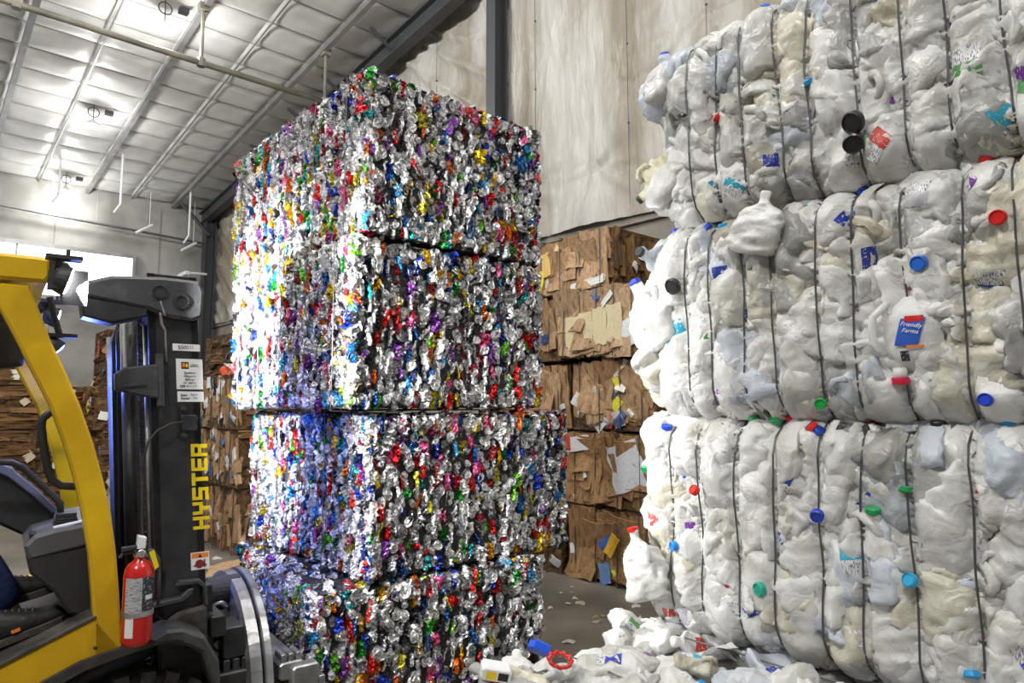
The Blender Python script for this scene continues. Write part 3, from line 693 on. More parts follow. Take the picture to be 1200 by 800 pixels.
# jugs poking out of the left end: things caught in the bales
def odd_jug(name, label, loc, mt_rot, scale, color, capc, k):
    me, top, td, lm = JV[k]
    r_ = tag(empty(name, loc), label, 'jug'); j = inst('jug_body', me, r_, mtx=mt_rot @ Matrix.Scale(scale, 4), color=color)
    if capc: inst('cap', CAPM, j, mtx=Matrix.Translation(top + td * .004) @ td.to_track_quat('Z', 'Y').to_matrix().to_4x4(), color=capc)
JB = [o for o in bpy.data.objects if o.name.startswith('jug_bale') and not o.parent]
F0 = frame(Vector(), (0, -1, 0), (0, 0, 1), (-1, 0, 0))
odd_jug('plastic_jug', 'pale bluish jug with blue cap at the upper left of the topmost jug bale', (BX + .02, 1.50, 2.84), F0 @ Matrix.Rotation(.1, 4, 'Z'), 1.0, (.74, .8, .88), (.01, .05, .5), 3)
odd_jug('plastic_jug', 'yellowish crumpled jug with black cap, left end of the topmost jug bale', (BX + .05, 1.56, 2.50), F0 @ Matrix.Rotation(2.2, 4, 'Z'), .9, (.66, .62, .46), (.02, .02, .02), 6)
odd_jug('plastic_jug', 'bright white jug with blue cap, left end of the middle jug bale', (BX - .0, 1.59, 1.95), F0 @ Matrix.Rotation(.45, 4, 'Z'), 1.15, (.9, .9, .9), (.01, .05, .5), 9)
odd_jug('plastic_jug', 'small clear jug with red cap, left end of the lowest jug bale', (BX - .06, 1.60, 1.02), F0 @ Matrix.Rotation(.3, 4, 'Z'), 1.0, (.78, .78, .76), (.6, .01, .01), 0)
odd_jug('plastic_jug', 'tall white jug standing up between the topmost and middle jug bales', (BX - .05, 1.10, 2.20), F0 @ Matrix.Rotation(-.25, 4, 'Z'), .85, (.9, .9, .88), None, 5)
DISC = [('black_lid', (.02, .02, .02), .03, 1.44, 2.03, 'round black lid at the left of the middle jug bale'), ('red_lid', (.6, .01, .01), .02, .447, 2.08, 'red bottle cap at the right of the middle jug bale'),
        ('blue_lid', (.02, .14, .6), .022, .635, 1.99, 'large light blue cap on the middle jug bale'), ('green_lid', (.01, .35, .06), .017, .92, 1.605, 'green cap at the bottom of the middle jug bale'),
        ('blue_lid', (.01, .05, .5), .017, .5, 1.615, 'dark blue cap low on the right of the middle jug bale'), ('blue_lid', (.02, .25, .75), .017, 1.46, 1.105, 'light blue cap on the left of the lowest jug bale'),
        ('black_lid', (.015, .015, .015), .034, .79, 2.44, 'pair of round black cups low on the topmost jug bale, upper one'), ('black_lid', (.015, .015, .015), .03, .79, 2.375, 'pair of round black cups low on the topmost jug bale, lower one'),
        ('blue_lid', (.01, .04, .45), .02, .945, 1.27, 'dark blue oval cap in the middle of the lowest jug bale'), ('red_lid', (.65, .02, .01), .018, 1.37, 1.31, 'red cap near the third wire of the lowest jug bale'),
        ('blue_lid', (.02, .35, .6), .02, .70, 1.13, 'pale blue flat cap in the middle right of the lowest jug bale'), ('teal_lid', (.02, .35, .25), .022, 1.14, 1.02, 'teal green cap low on the lowest jug bale')]
for nm, c, r, y, z, lb in DISC:
    b = MB(); b.lathe([(r, -.012), (r, .003), (r * .85, .007), (r * .8, .003), (.002, .003)], (0, 0, 0), (0, 0, 1), 18); pb = JB[0] if z < 1.56 else (JB[1] if z < 2.27 else JB[2]); o = b.build('bottle_cap', M['cap'], pb); o.color = (*c, 1)
    o.matrix_basis = frame(Vector((BX - .062, y, z)) - pb.location, (0, -1, 0), (0, 0, 1), (-1, 0, 0)) @ Euler((U(-.5, .5), U(-.6, .3), 0)).to_matrix().to_4x4(); o['label'] = lb

# ------------------------------------------------------------------ cardboard bales
random.seed(61)
def sheet_variant(k):
    b = MB(); sd = k * 3.9; w_, h_ = 1, 1
    def fn(u, v):
        x = (u - .5) + .10 * nz(Vector((v * 3, sd, 1))) * (1 if u in (0, 1) else .3); y = (v - .5) + .08 * nz(Vector((u * 3, sd, 2))) * (1 if v in (0, 1) else .3)
        return (x, y, .14 * (1 - abs(nz(Vector((u * 2.2, v * .6, sd)))) * 3) * .4 - .10 * (abs(u - .5) * 2) ** 3 + .06 * nz(Vector((u, v * 3, sd))))
    b.grid(4, 4, fn)
    n = 5; e = []       # thin turned-back rim gives the sheet its thickness
    idx = [i for i in range(n)] + [i * n + n - 1 for i in range(1, n)] + [(n - 1) * n + i for i in range(n - 2, -1, -1)] + [i * n for i in range(n - 2, 0, -1)]
    vs = [Vector(b.v[i]) for i in idx]; m_ = len(vs)
    b.add([tuple(v) for v in vs] + [(v.x, v.y, v.z - .16) for v in vs], [(i, m_ + i, m_ + (i + 1) % m_, (i + 1) % m_) for i in range(m_)])
    return b.mesh('cardboard_sheet', M['card'], False)
SH = [sheet_variant(k) for k in range(8)]
SHP = []
for s_ in SH: c = s_.copy(); c.materials.clear(); c.materials.append(M['paper']); SHP.append(c)
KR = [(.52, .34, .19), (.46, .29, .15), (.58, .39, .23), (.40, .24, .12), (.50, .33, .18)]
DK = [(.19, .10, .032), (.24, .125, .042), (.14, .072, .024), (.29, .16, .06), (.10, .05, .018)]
def occ_bale(loc, rz, lx, ly, lz, label, left='flat', front='strata', pal=KR, pal2=DK, papers=10, n=(34, 34), name='cardboard_bale', group=None, wires=4, seed=0, wz='y', pcols=None):
    random.seed(seed)
    root = tag(empty(name, loc, rz), label, 'bale', group)
    b = MB()
    def face(o_, u, v, nn, lu, lv, g1, g2):
        o_, u, v, nn = map(Vector, (o_, u, v, nn))
        def fn(a, c):
            e = 1 if (0 < a < 1 and 0 < c < 1) else 0
            return o_ + u * lu * a + v * lv * c - nn * .0 + nn * e * (.02 * nz(Vector((a * lu * 9, c * lv * 16, seed))) - .012)
        b.grid(g1, g2, fn, flip=(u.cross(v).dot(nn) < 0))
    face((0, 0, 0), (0, 1, 0), (0, 0, 1), (-1, 0, 0), ly, lz, 14, 12); face((0, 0, 0), (1, 0, 0), (0, 0, 1), (0, -1, 0), lx, lz, 14, 12)
    face((lx, 0, 0), (0, 1, 0), (0, 0, 1), (1, 0, 0), ly, lz, 3, 3); face((0, ly, 0), (1, 0, 0), (0, 0, 1), (0, 1, 0), lx, lz, 3, 3)
    face((0, 0, lz), (1, 0, 0), (0, 1, 0), (0, 0, 1), lx, ly, 6, 6); face((0, 0, 0), (1, 0, 0), (0, 1, 0), (0, 0, -1), lx, ly, 2, 2)
    b.build('pressed_core', M['cardcore'], root)
    def dress(style, o_, u, v, nn, lu, lv, cnt, pal, np):
        o_, u, v, nn = map(Vector, (o_, u, v, nn))
        for i in range(cnt):
            if style == 'flat':
                w_ = U(.18, .42); h_ = lv * U(.5, .97); ang = random.gauss(0, .05); dz = .07
            elif style == 'ruffle':
                w_ = U(.04, .1); h_ = U(.12, .4); ang = random.gauss(0, .25); dz = .22
            else:
                w_ = U(.15, .6); h_ = U(.03, .09); ang = random.gauss(0, .07); dz = .25
            a = U(w_ * .4, lu - w_ * .4) if lu > w_ else lu / 2; c = U(h_ * .48, lv - h_ * .48)
            mt = frame(o_ + u * a + v * c + nn * U(-.004, .022), u, v, nn) @ Euler((random.gauss(0, .12), random.gauss(0, .12), ang)).to_matrix().to_4x4() @ Matrix.Diagonal((w_, h_, dz, 1))
            inst('cardboard_sheet', random.choice(SH), root, mtx=mt, color=random.choice(pal))
        for i in range(np):
            w_ = U(.04, .13); h_ = U(.05, .16); a = U(.04, lu - .04); c = U(.05, lv - .05)
            mt = frame(o_ + u * a + v * c + nn * U(.02, .035), u, v, nn) @ Euler((random.gauss(0, .15), random.gauss(0, .15), U(-1, 1))).to_matrix().to_4x4() @ Matrix.Diagonal((w_, h_, .06, 1))
            inst('paper_scrap', random.choice(SHP), root, mtx=mt, color=random.choice(pcols or [(.8, .8, .8), (.75, .76, .8), (.8, .78, .7), (.7, .7, .72), (.1, .15, .4), (.75, .7, .05), (.7, .1, .1), (.8, .62, .35)]))
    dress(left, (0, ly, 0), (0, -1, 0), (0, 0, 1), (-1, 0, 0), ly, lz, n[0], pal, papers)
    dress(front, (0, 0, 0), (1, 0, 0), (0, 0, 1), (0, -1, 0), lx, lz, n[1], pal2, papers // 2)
    if wires: wires_box(root, lx, ly, lz, [ly * (q + .5) / wires for q in range(wires)] if wz == 'y' else [lx * (q + .5) / wires for q in range(wires)], r=.0055, axis=wz, out=.045)
    return root
def patch(root, y, z, w_, h_, c, ang=0, k=0, lift=.05, name='paper_sheet'):
    mt = frame(Vector((-lift, y, z)), (0, -1, 0), (0, 0, 1), (-1, 0, 0)) @ Matrix.Rotation(ang, 4, 'Z') @ Matrix.Diagonal((w_, h_, .05, 1))
    return inst(name, SHP[k % 8], root, mtx=mt, color=c)
G = 'cardboard bales beside the can stack'
o = occ_bale((4.86, 4.02, 2.70), 0, 1.3, 1.05, .56, 'topmost cardboard bale with a yellow sheet, left of the jug bales', 'flat', 'ruffle', KR, DK, 6, (34, 60), group=G, seed=1)
patch(o, .97, .16, .16, .22, (.85, .70, .02), -.2, 1); patch(o, .30, .06, .42, .07, (.85, .87, .85), .1, 2); patch(o, .85, .32, .12, .24, (.75, .5, .15), .1, 3)
o = occ_bale((4.83, 3.68, 2.03), 0, 1.3, 1.03, .65, 'tilted light cardboard bale below the topmost one, with cream sheets across it', 'flat', 'strata', [(.56, .40, .25), (.6, .43, .28), (.5, .34, .2)], KR, 5, (34, 20), group=G, seed=2, wires=5)
o.rotation_euler.x = math.radians(2)
for k in range(4): patch(o, .80 - k * .17, .22 + k * .03, .17, .34, (.72, .62, .38), .05, k, .06)
patch(o, .16, .2, .2, .24, (.8, .8, .83), .4, 5); patch(o, .40, .52, .2, .05, (.8, .82, .8), .8, 2)
occ_bale((4.93, 4.78, 2.05), 0, 1.2, 1.0, .62, 'cardboard bale half hidden behind the can stack with a lime green sheet', 'flat', 'strata', KR, DK, 8, (26, 14), group=G, seed=3, pcols=[(.35, .7, .05), (.8, .8, .8), (.03, .05, .2), (.8, .8, .8)])
occ_bale((4.9, 3.6, 1.37), 0, 1.3, .98, .64, 'cardboard bale full of paper scraps, third from the floor', 'flat', 'strata', KR, DK, 34, (28, 14), group=G, seed=4)
occ_bale((4.95, 4.66, 1.37), 0, 1.2, 1.1, .64, 'plain cardboard bale beside the scrap filled one, partly behind the cans', 'flat', 'ruffle', KR, DK, 3, (26, 20), group=G, seed=5)
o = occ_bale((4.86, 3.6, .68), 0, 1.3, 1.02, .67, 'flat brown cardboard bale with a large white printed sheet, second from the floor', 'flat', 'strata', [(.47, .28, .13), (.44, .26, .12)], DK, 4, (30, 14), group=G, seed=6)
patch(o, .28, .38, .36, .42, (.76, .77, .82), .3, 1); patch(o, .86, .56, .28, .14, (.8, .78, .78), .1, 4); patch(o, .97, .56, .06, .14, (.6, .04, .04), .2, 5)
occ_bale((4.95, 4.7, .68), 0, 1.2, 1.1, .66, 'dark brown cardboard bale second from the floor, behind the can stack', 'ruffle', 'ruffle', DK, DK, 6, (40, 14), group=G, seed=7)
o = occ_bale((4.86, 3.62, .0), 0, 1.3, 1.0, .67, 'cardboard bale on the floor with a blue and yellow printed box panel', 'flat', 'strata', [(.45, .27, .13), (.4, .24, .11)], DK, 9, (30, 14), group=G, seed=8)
patch(o, .47, .42, .14, .26, (.05, .12, .45), -.5, 1); patch(o, .42, .36, .10, .2, (.85, .5, .03), -.5, 2, .07); patch(o, .52, .1, .12, .18, (.15, .3, .6), .2, 3)
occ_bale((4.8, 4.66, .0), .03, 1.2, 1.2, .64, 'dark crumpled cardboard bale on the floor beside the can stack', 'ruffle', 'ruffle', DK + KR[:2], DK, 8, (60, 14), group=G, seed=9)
# stack seen between the mast and the cans
G = 'cardboard bales behind the forklift mast'
BR = [(.34, .18, .07), (.28, .14, .05), (.4, .23, .1)]
occ_bale((2.80, 7.45, 0), 0, 1.3, 1.2, .70, 'light crumpled cardboard bale on the floor behind the forklift mast', 'ruffle', 'ruffle', KR, KR, 2, (46, 40), group=G, seed=10)
occ_bale((2.76, 7.5, .71), 0, 1.3, 1.2, .62, 'cardboard bale with blue and white paper, second from the floor behind the mast', 'ruffle', 'strata', KR, BR, 14, (40, 34), group=G, seed=11, pcols=[(.8, .8, .8), (.75, .76, .8), (.1, .2, .5)])
occ_bale((2.74, 7.5, 1.34), 0, 1.3, 1.2, .60, 'topmost bale behind the mast with pale papers hanging down its side', 'ruffle', 'strata', KR, BR, 16, (40, 34), group=G, seed=12, pcols=[(.8, .8, .8), (.78, .78, .76), (.1, .25, .45)])
random.seed(77)
for i in range(26):
    o = inst('crumpled_paper', random.choice(FILM), None, loc=(2.9 + U(-.1, .5), 7.7 + U(-.1, .9), 1.99 + .012 * i * R()), rot=(U(-.6, .6), U(-.6, .6), U(0, 6)), scale=(1, 1, 1), color=random.choice([(.8, .8, .8), (.8, .8, .8), (.7, .72, .75), (.75, .1, .03)]))
    tag(o, 'crumpled ' + ('red' if o.color[1] < .2 else 'white') + ' paper lying on top of the bales behind the forklift mast', 'paper', 'loose paper on the bales behind the mast')
for k, (x, y, z0, lb) in enumerate(((4.0, 11.6, 0, 'floor'), (4.0, 11.6, .7, 'second'), (4.0, 11.6, 1.4, 'third'), (4.05, 11.6, 2.1, 'top'))):
    occ_bale((x, y, z0), 0, 1.5, 1.2, .7, 'dark brown bale in the far stack right of the mast, ' + {'floor': 'on the floor', 'second': 'second up', 'third': 'third up', 'top': 'topmost'}[lb], 'strata', 'strata', DK, DK, 1, (14, 34), group='far brown stack right of the mast', seed=20 + k, wires=0)
# far brown wall of bales at the left
G = 'brown bales stacked along the far left'
pos = ['left end', 'left of the middle', 'middle', 'right end']
tn = ['on the floor', 'second tier', 'third tier', 'top tier']
for c in range(4):
    for t in range(4):
        if c == 3 and t == 3: continue
        x = -1.55 + c * 1.02
        occ_bale((x + U(-.03, .03), 12.0 + U(-.04, .04), t * .63), 0, .99, 1.2, .62, 'brown bale in the far left wall of bales, %s, %s' % (pos[c], tn[t]), 'strata', 'strata', DK, DK + [(.36, .2, .08)], 4, (12 if c == 0 else 0, 46), group=G, seed=30 + c * 4 + t, wires=0, pcols=[(.7, .68, .6), (.6, .5, .35), (.75, .73, .7)])
for t in range(4):
    occ_bale((2.05 + .12 * (t % 2), 11.1, t * .63), 0, 1.0, .85, .62 if t < 3 else .8, 'brown cardboard bale in the taller stack left of the mast, ' + ['on the floor', 'second up', 'third up, dark', 'topmost, lumpy'][t], 'strata', 'strata' if t < 3 else 'ruffle', DK, DK if t < 3 else KR, 4, (26, 34), group='taller brown stack left of the mast', seed=60 + t, wires=0)
# white paper bales in front of it
for t in range(2):
    random.seed(70 + t)
    r_ = tag(empty('paper_bale', (2.25 + .05 * t, 10.2, t * .72)), ['loose white paper bale on the floor left of the mast', 'loose white paper bale resting on the one beneath, left of the mast'][t], 'bale', 'white paper bales left of the mast')
    b = MB(); b.box((.04, .04, .0), (.9, .7, .70)); o = b.build('pressed_core', M['stem'], r_)
    for i in range(90):
        s_ = i % 2; mt = frame(Vector((0, U(0, .7), U(.05, .68))) if s_ else Vector((U(0, .9), 0, U(.05, .68))), (0, -1, 0) if s_ else (1, 0, 0), (0, 0, 1), (-1, 0, 0) if s_ else (0, -1, 0))
        inst('paper_sheet', random.choice(FILM), r_, mtx=mt @ Euler((random.gauss(0, .4), random.gauss(0, .4), random.gauss(0, .5))).to_matrix().to_4x4(), color=random.choice([(.78, .77, .75), (.65, .64, .62), (.8, .8, .8), (.5, .5, .52), (.55, .2, .18)]))
# hanging film at the back corner of the topmost can bale
random.seed(81)
hf = tag(empty('hanging_film', (2.76, 3.35, 2.45)), 'crumpled white film with an orange patch, right edge of the topmost can bale', 'film')
for i, (dy, z, s_, c) in enumerate(((0, .55, 1.2, (.7, .7, .7)), (.05, .35, 1.1, (.8, .8, .8)), (0, .15, 1.1, (.62, .6, .58)), (.1, .66, .8, (.75, .76, .74)), (-.05, .44, .5, (.8, .1, .02)), (.0, .0, 1, (.5, .42, .4)), (-.03, .25, .7, (.45, .25, .2)))):
    inst('film_fold', FILM[i % 8], hf, mtx=frame(Vector((.06 + U(0, .06), dy, z)), (.8, .6, 0), (0, 0, 1), (.6, -.8, 0)) @ Euler((U(-.3, .3), U(-.3, .3), U(-.3, .3))).to_matrix().to_4x4() @ Matrix.Scale(s_, 4), color=c)
b = MB(); b.tube([(.1, 0, .0), (.09, .02, .3), (.06, 0, .7)], [.05, .07, .03], 8); o = b.build('film_roll', M['film'], hf, True); o.color = (.6, .6, .6, 1)

# ------------------------------------------------------------------ scraps on the floor
random.seed(91)
SC = [film_mesh(20 + k, .07, .07, .008, 4) for k in range(4)]
for i in range(70):
    if i < 46: x, y = U(2.9, 4.7), U(2.2, 5.2)
    elif i < 58: x, y = U(1.9, 2.7), U(6.2, 9)
    else: x, y = U(.4, 2.0), U(5, 10)
    s_ = U(.3, 1) * (1.8 if R() < .15 else 1)
    o = inst('paper_scrap', SC[i % 4], None, loc=(x, y, .012), rot=(U(-.1, .1), U(-.1, .1), U(0, 6)), scale=(s_, s_, s_), color=random.choice([(.7, .68, .63), (.75, .74, .7), (.5, .38, .22), (.6, .5, .35)]))
    tag(o, ('large ' if s_ > 1 else 'small ') + 'torn scrap on the floor ' + ('between the can stack and the jug bales' if i < 46 else 'behind the forklift mast, left of the can stack' if i < 58 else 'far behind the forklift'), 'scrap', 'scraps on the floor')
for x, y, rz, lb in ((2.55, 7.0, .3, 'flattened torn cardboard piece on the floor left of the can stack'), (2.35, 6.7, 1.2, 'curled tan cardboard flap on the floor by the mast'), (4.35, 4.75, .4, 'torn cardboard piece at the foot of the cardboard bales')):
    o = inst('torn_cardboard', SH[2], None, loc=(x, y, .045), rot=(0, 0, rz), scale=(.42, .26, .12), color=(.55, .38, .22)); tag(o, lb, 'cardboard')

# ------------------------------------------------------------------ forklift (x forward, y to its left side; near side is y = 0)
FR = math.radians(-5)
fk = tag(empty('forklift', (.8, 2.75, 0), FR), 'yellow and black forklift facing the can stack with lamps lit', 'forklift')
FM = Matrix.Translation((.8, 2.75, 0)) @ Matrix.Rotation(FR, 4, 'Z')
def lean(p): return Vector((p.x - .068 * (p.z - 1.2), p.y, p.z))
def part(name, bm, m, smooth=False, parent=None): return bm.build(name, m, parent or fk, smooth)
NY = .98   # width between post centres
post = [(-.574, 1.99), (-.50, 1.99), (-.432, 1.809), (-.393, 1.726), (-.34, 1.60), (-.296, 1.472), (-.262, 1.35), (-.235, 1.242), (-.212, 1.10), (-.196, .956), (-.18, .777),
        (-.262, .777), (-.268, .899), (-.275, .968), (-.290, 1.10), (-.318, 1.249), (-.345, 1.36), (-.38, 1.475), (-.425, 1.60), (-.485, 1.723), (-.525, 1.809), (-.60, 1.96)]
post_l = [(p[0], p[1]) for p in post]
for y0 in (-.12, NY - .02):
    b = MB(); b.prism(post_l, y0, y0 + .09, 0, .008); part('guard_post', b, M['yellow'])
for y0 in (-.13, NY - .03):
    b = MB(); b.prism([(-1.7, 2.0), (-.46, 2.0), (-.445, 2.02), (-.45, 2.08), (-.47, 2.085), (-1.7, 2.085)], y0, y0 + .1, 0, .012); part('roof_rail', b, M['yellow'])
    b = MB(); b.prism([(-.45, 2.0), (-.42, 2.03), (-.385, 2.055), (-.40, 2.075), (-.45, 2.085)], y0 + .005, y0 + .095, 0, .006); part('rail_end_cap', b, M['plastic'])
b = MB(); b.box((-.50, -.05, 2.02), (-.45, NY, 2.075)); part('roof_crossbar', b, M['yellow'])
for i in range(7):
    y = .02 + i * .145; b = MB(); b.box((-1.65, y, 2.04), (-.5, y + .025, 2.06)); part('roof_bar', b, M['black'])
for y0 in (-.1, NY - .06):
    b = MB(); b.prism([(-1.72, 2.05), (-1.62, 2.05), (-1.72, .9), (-1.82, .9)], y0, y0 + .08, 0, .008); part('rear_post', b, M['black'])
# side frame with wheel arch (near and far)
arch = [(-.055 - .33 * math.cos(a), .45 + .33 * math.sin(a)) for a in [math.radians(q) for q in (20, 35, 50, 62, 74)]]
side = [(-.18, .79), (-.265, .90), (-.29, .895), (-.52, .80), (-.70, .735), (-1.0, .68), (-1.0, .40), (-.45, .40)] + [(-.365, .56), (-.33, .62), (-.27, .69)]
side = [(-.18, .79), (-.262, .905), (-.30, .893), (-.52, .80), (-.75, .72), (-1.35, .70), (-1.35, .35), (-.50, .35), (-.475, .56), (-.42, .655), (-.34, .72), (-.25, .758)]
for y0 in (-.12, NY - .06):
    b = MB(); b.prism(side, y0, y0 + .11, 0, .012); part('side_frame', b, M['yellow'])
b = MB(); b.box((-1.35, -.01, .36), (-.3, NY - .05, .60)); b.box((-2.3, -.02, .3), (-1.2, NY - .04, 1.0), 0, .05); part('chassis', b, M['black'])
b = MB(); b.prism([(-1.85, .35), (-2.45, .45), (-2.55, .8), (-2.45, 1.05), (-1.85, 1.1)], -.05, NY, 0, .04); part('counterweight', b, M['yellow'])
b = MB(); b.prism([(-1.0, .735), (-.52, .79), (-.27, .885), (-.27, .855), (-.52, .76), (-1.0, .70)], -.03, NY - .08); part('floor_plate', b, M['plastic'])
b = MB(); b.prism([(-.52, .804), (-.262, .909), (-.262, .902), (-.52, .797)], -.125, -.0); part('step_edge', b, M['rubber'])
# cowl, console and controls
cowl = [(-.459, 1.104), (-.27, 1.12), (-.235, 1.12), (-.2, .85), (-.26, .869), (-.33, .896), (-.375, .975), (-.445, 1.045)]
b = MB(); b.prism(cowl, .0, NY - .1, 0, .01); part('front_cowl', b, M['plastic'])
b = MB(); b.prism([(-.466, 1.138), (-.44, 1.17), (-.38, 1.185), (-.26, 1.195), (-.25, 1.125), (-.448, 1.09)], -.005, .5, 0, .012); part('console_top', b, M['greyplastic'])
b = MB(); b.prism([(-.30, 1.196), (-.385, 1.181), (-.385, 1.186), (-.30, 1.201)], .02, .06); part('white_sticker', b, M['white'])
b = MB(); b.box((-.45, .01, 1.140), (-.425, .10, 1.172)); part('console_vent', b, M['ink'])
b = MB()
for i in range(7):
    z = 1.168 + i * .008; r = .043 - i * .0026; b.box((-.345 - r, .12 - r, z), (-.345 + r, .12 + r, z + .0055), 0, .001)
b.box((-.375, .09, 1.16), (-.315, .15, 1.222)); part('rubber_boot', b, M['plastic'])
b = MB(); b.tube([(-.36, .14, 1.21), (-.362, .145, 1.25), (-.385, .15, 1.28), (-.483, .15, 1.389), (-.51, .15, 1.402), (-.62, .15, 1.418)], .0115, 10); part('hand_lever', b, M['black'], True)
b = MB(); b.prism([(-.56, 1.40), (-.505, 1.372), (-.50, 1.358), (-.44, 1.30), (-.366, 1.212), (-.38, 1.17), (-.448, 1.124), (-.60, 1.22), (-.66, 1.33)], .26, .50, 0, .012); part('steering_column', b, M['plastic'])
b = MB(); b.prism([(-.56, 1.405), (-.505, 1.377), (-.495, 1.362), (-.43, 1.30), (-.362, 1.218), (-.38, 1.208), (-.45, 1.283), (-.515, 1.345), (-.57, 1.378)], .235, .262, 0, .004); part('column_trim', b, M['slateplastic'])
b = MB(); c0 = Vector((-.72, .42, 1.48)); ax = Vector((-.5, 0, .85)).normalized(); e1 = Vector((0, 1, 0)); e2 = ax.cross(e1)
b.tube([c0 + (e1 * math.cos(a) + e2 * math.sin(a)) * .17 for a in [2 * PI * i / 24 for i in range(25)]], .014, 8, cap=False)
for a in (0, 2.1, 4.2): b.tube([c0, c0 + (e1 * math.cos(a) + e2 * math.sin(a)) * .17], .012, 6)
b.tube([c0, (-.60, .40, 1.30)], .03, 8); part('steering_wheel', b, M['plastic'], True)
b = MB(); b.tube([(-.385, -.03, 1.595), (-.41, -.03, 1.585), (-.438, -.03, 1.557), (-.44, -.03, 1.53), (-.432, -.03, 1.471), (-.415, -.03, 1.39), (-.402, -.03, 1.352), (-.375, -.03, 1.331), (-.31, -.03, 1.322)], .013, 10); part('grab_handle', b, M['black'], True)
# seat (outside the view but behind the wheel)
b = MB(); b.box((-1.35, .2, 1.0), (-.85, .68, 1.12), 0, .04); part('seat', b, M['plastic'])
b = MB(); b.prism([(-1.42, 1.05), (-1.28, 1.08), (-1.40, 1.6), (-1.52, 1.6)], .22, .66, 0, .03); part('seat_back', b, M['plastic'])
b = MB(); b.lathe([(.05, 0), (.06, .01), (.06, .03), (.056, .035), (.06, .04), (.056, .05), (.06, .055), (.056, .065), (.06, .07), (.062, .10), (.062, .19), (.05, .215), (.02, .22)], (-.575, .12, 1.945), (.12, 0, -1), 18); b.box((-.61, .1, 1.94), (-.55, .14, 2.04)); part('backup_alarm', b, M['plastic'], True)
# fender and wheels
fen_o = [(-.50, .60), (-.47, .68), (-.40, .735), (-.30, .775), (-.17, .80), (-.06, .815), (.03, .79), (.09, .74), (.125, .66), (.13, .58)]
fen_i = [(p[0] * .94 - .006, p[1] - .03) for p in fen_o]
b = MB(); b.prism(fen_o + fen_i[::-1], -.14, .12); part('wheel_fender', b, M['rubber'], False)
b = MB(); b.prism([(-.10, .812), (-.055, .835), (.0, .83), (.07, .79), (.12, .70), (.13, .60), (.11, .60), (.06, .74), (-.02, .79), (-.09, .795)], -.17, -.02, 0, .01); part('fender_guard', b, M['casting'], False)
def wheel(x, y, r, wd):
    b = MB(); prof = [(r * .55, -wd / 2), (r * .9, -wd / 2), (r * .97, -wd * .38), (r, -wd * .2), (r, wd * .2), (r * .97, wd * .38), (r * .9, wd / 2), (r * .55, wd / 2)]
    b.lathe(prof, (x, y, r), (0, 1, 0), 40); t = part('tire', b, M['rubber'])
    bl = MB()
    for i in range(26):
        a = 2 * PI * i / 26; u = Vector((math.cos(a), 0, math.sin(a))); tt = Vector((-math.sin(a), 0, math.cos(a))); c = Vector((x, y, r))
        for sgn in (-1, 1):
            P = [c + u * rr + tt * q * .022 + Vector((0, yy * sgn, 0)) for rr in (r * .93, r * 1.035) for q, yy in ((-1, wd * .5), (1, wd * .5), (1.6, .01), (-.4, .01))]
            bl.add(P, [(0, 1, 2, 3), (7, 6, 5, 4), (0, 4, 5, 1), (1, 5, 6, 2), (2, 6, 7, 3), (3, 7, 4, 0)])
    bl.build('tread_lugs', M['rubber'], t)
    b = MB(); b.lathe([(r * .5, -wd * .3), (r * .5, wd * .3), (r * .2, wd * .35), (r * .1, wd * .4)], (x, y, r), (0, 1, 0), 20); b.lathe([(r * .56, -wd * .51), (r * .5, -wd * .53), (r * .45, -wd * .3), (r * .15, -wd * .36)], (x, y, r), (0, 1, 0), 20); b.build('wheel_hub', M['yellow'], t)
wheel(-.13, .02, .335, .2); wheel(-.13, NY - .14, .335, .2); wheel(-1.75, .1, .27, .18); wheel(-1.75, NY - .2, .27, .18)

# mast, leaning back a little
def mpart(name, fnb, m, smooth=False, parent=None):
    b = MB(); b.xf = lean; fnb(b); return part(name, b, m, smooth, parent)
def rail(y0, y1, inner):    # C channel: web at y0, flanges towards inner side
    def f(b):
        b.box((-.085, y0, .12), (.085, y0 + .022, 2.09), 0, .003)
        s_ = 1 if inner > 0 else -1
        ya, yb = (y0, y0 + .07) if s_ > 0 else (y0 - .05, y0 + .02)
        b.box((-.085, ya, .12), (-.06, yb, 2.09)); b.box((.06, ya, .12), (.085, yb, 2.09))
    return f
NR = mpart('mast_rail', rail(0, 0, 1), M['black']); mpart('mast_rail', rail(.86, 0, -1), M['black'])
mpart('inner_rail', lambda b: (b.box((-.055, .035, .2), (.06, .06, 2.06)), b.box((-.055, .035, .2), (-.035, .11, 2.06))), M['casting'])
mpart('inner_rail', lambda b: (b.box((-.055, .80, .2), (.06, .825, 2.06)), b.box((-.055, .75, .2), (-.035, .82, 2.06))), M['casting'])
head = [(-.36, 1.985), (-.345, 2.03), (-.26, 2.062), (-.098, 2.075), (.03, 2.072), (.05, 2.03), (.045, 1.935), (.01, 1.918), (-.075, 1.926), (-.125, 1.945), (-.235, 1.955), (-.245, 1.895), (-.35, 1.915)]
def fh(b):
    b.prism([(-.36, 1.985), (-.345, 2.03), (-.26, 2.062), (-.098, 2.075), (.03, 2.072), (.05, 2.03), (.045, 1.935), (.01, 1.918), (-.075, 1.926), (-.14, 1.95)], -.035, .10, 0, .012)
b = MB(); fh(b); hd = part('mast_head', b, M['casting'])
b = MB(); b.prism([(-.352, 1.98), (-.14, 1.955), (-.14, 1.925), (-.25, 1.890), (-.34, 1.91)], -.03, .09, 0, .008); b.build('head_cowl', M['black'], hd)
for x, z in ((-.105, 2.018), (-.03, 1.988)):
    b = MB(); b.lathe([(.026, -.0), (.027, .006), (.022, .007), (.021, .001), (.003, .001)], (x, -.036, z), (0, -1, 0), 18); b.build('pivot_disc', M['black'], hd)
b = MB(); b.box((-.08, .0, 1.97), (.03, .86, 2.06), 0, .01); part('mast_crosshead', b, M['casting'])
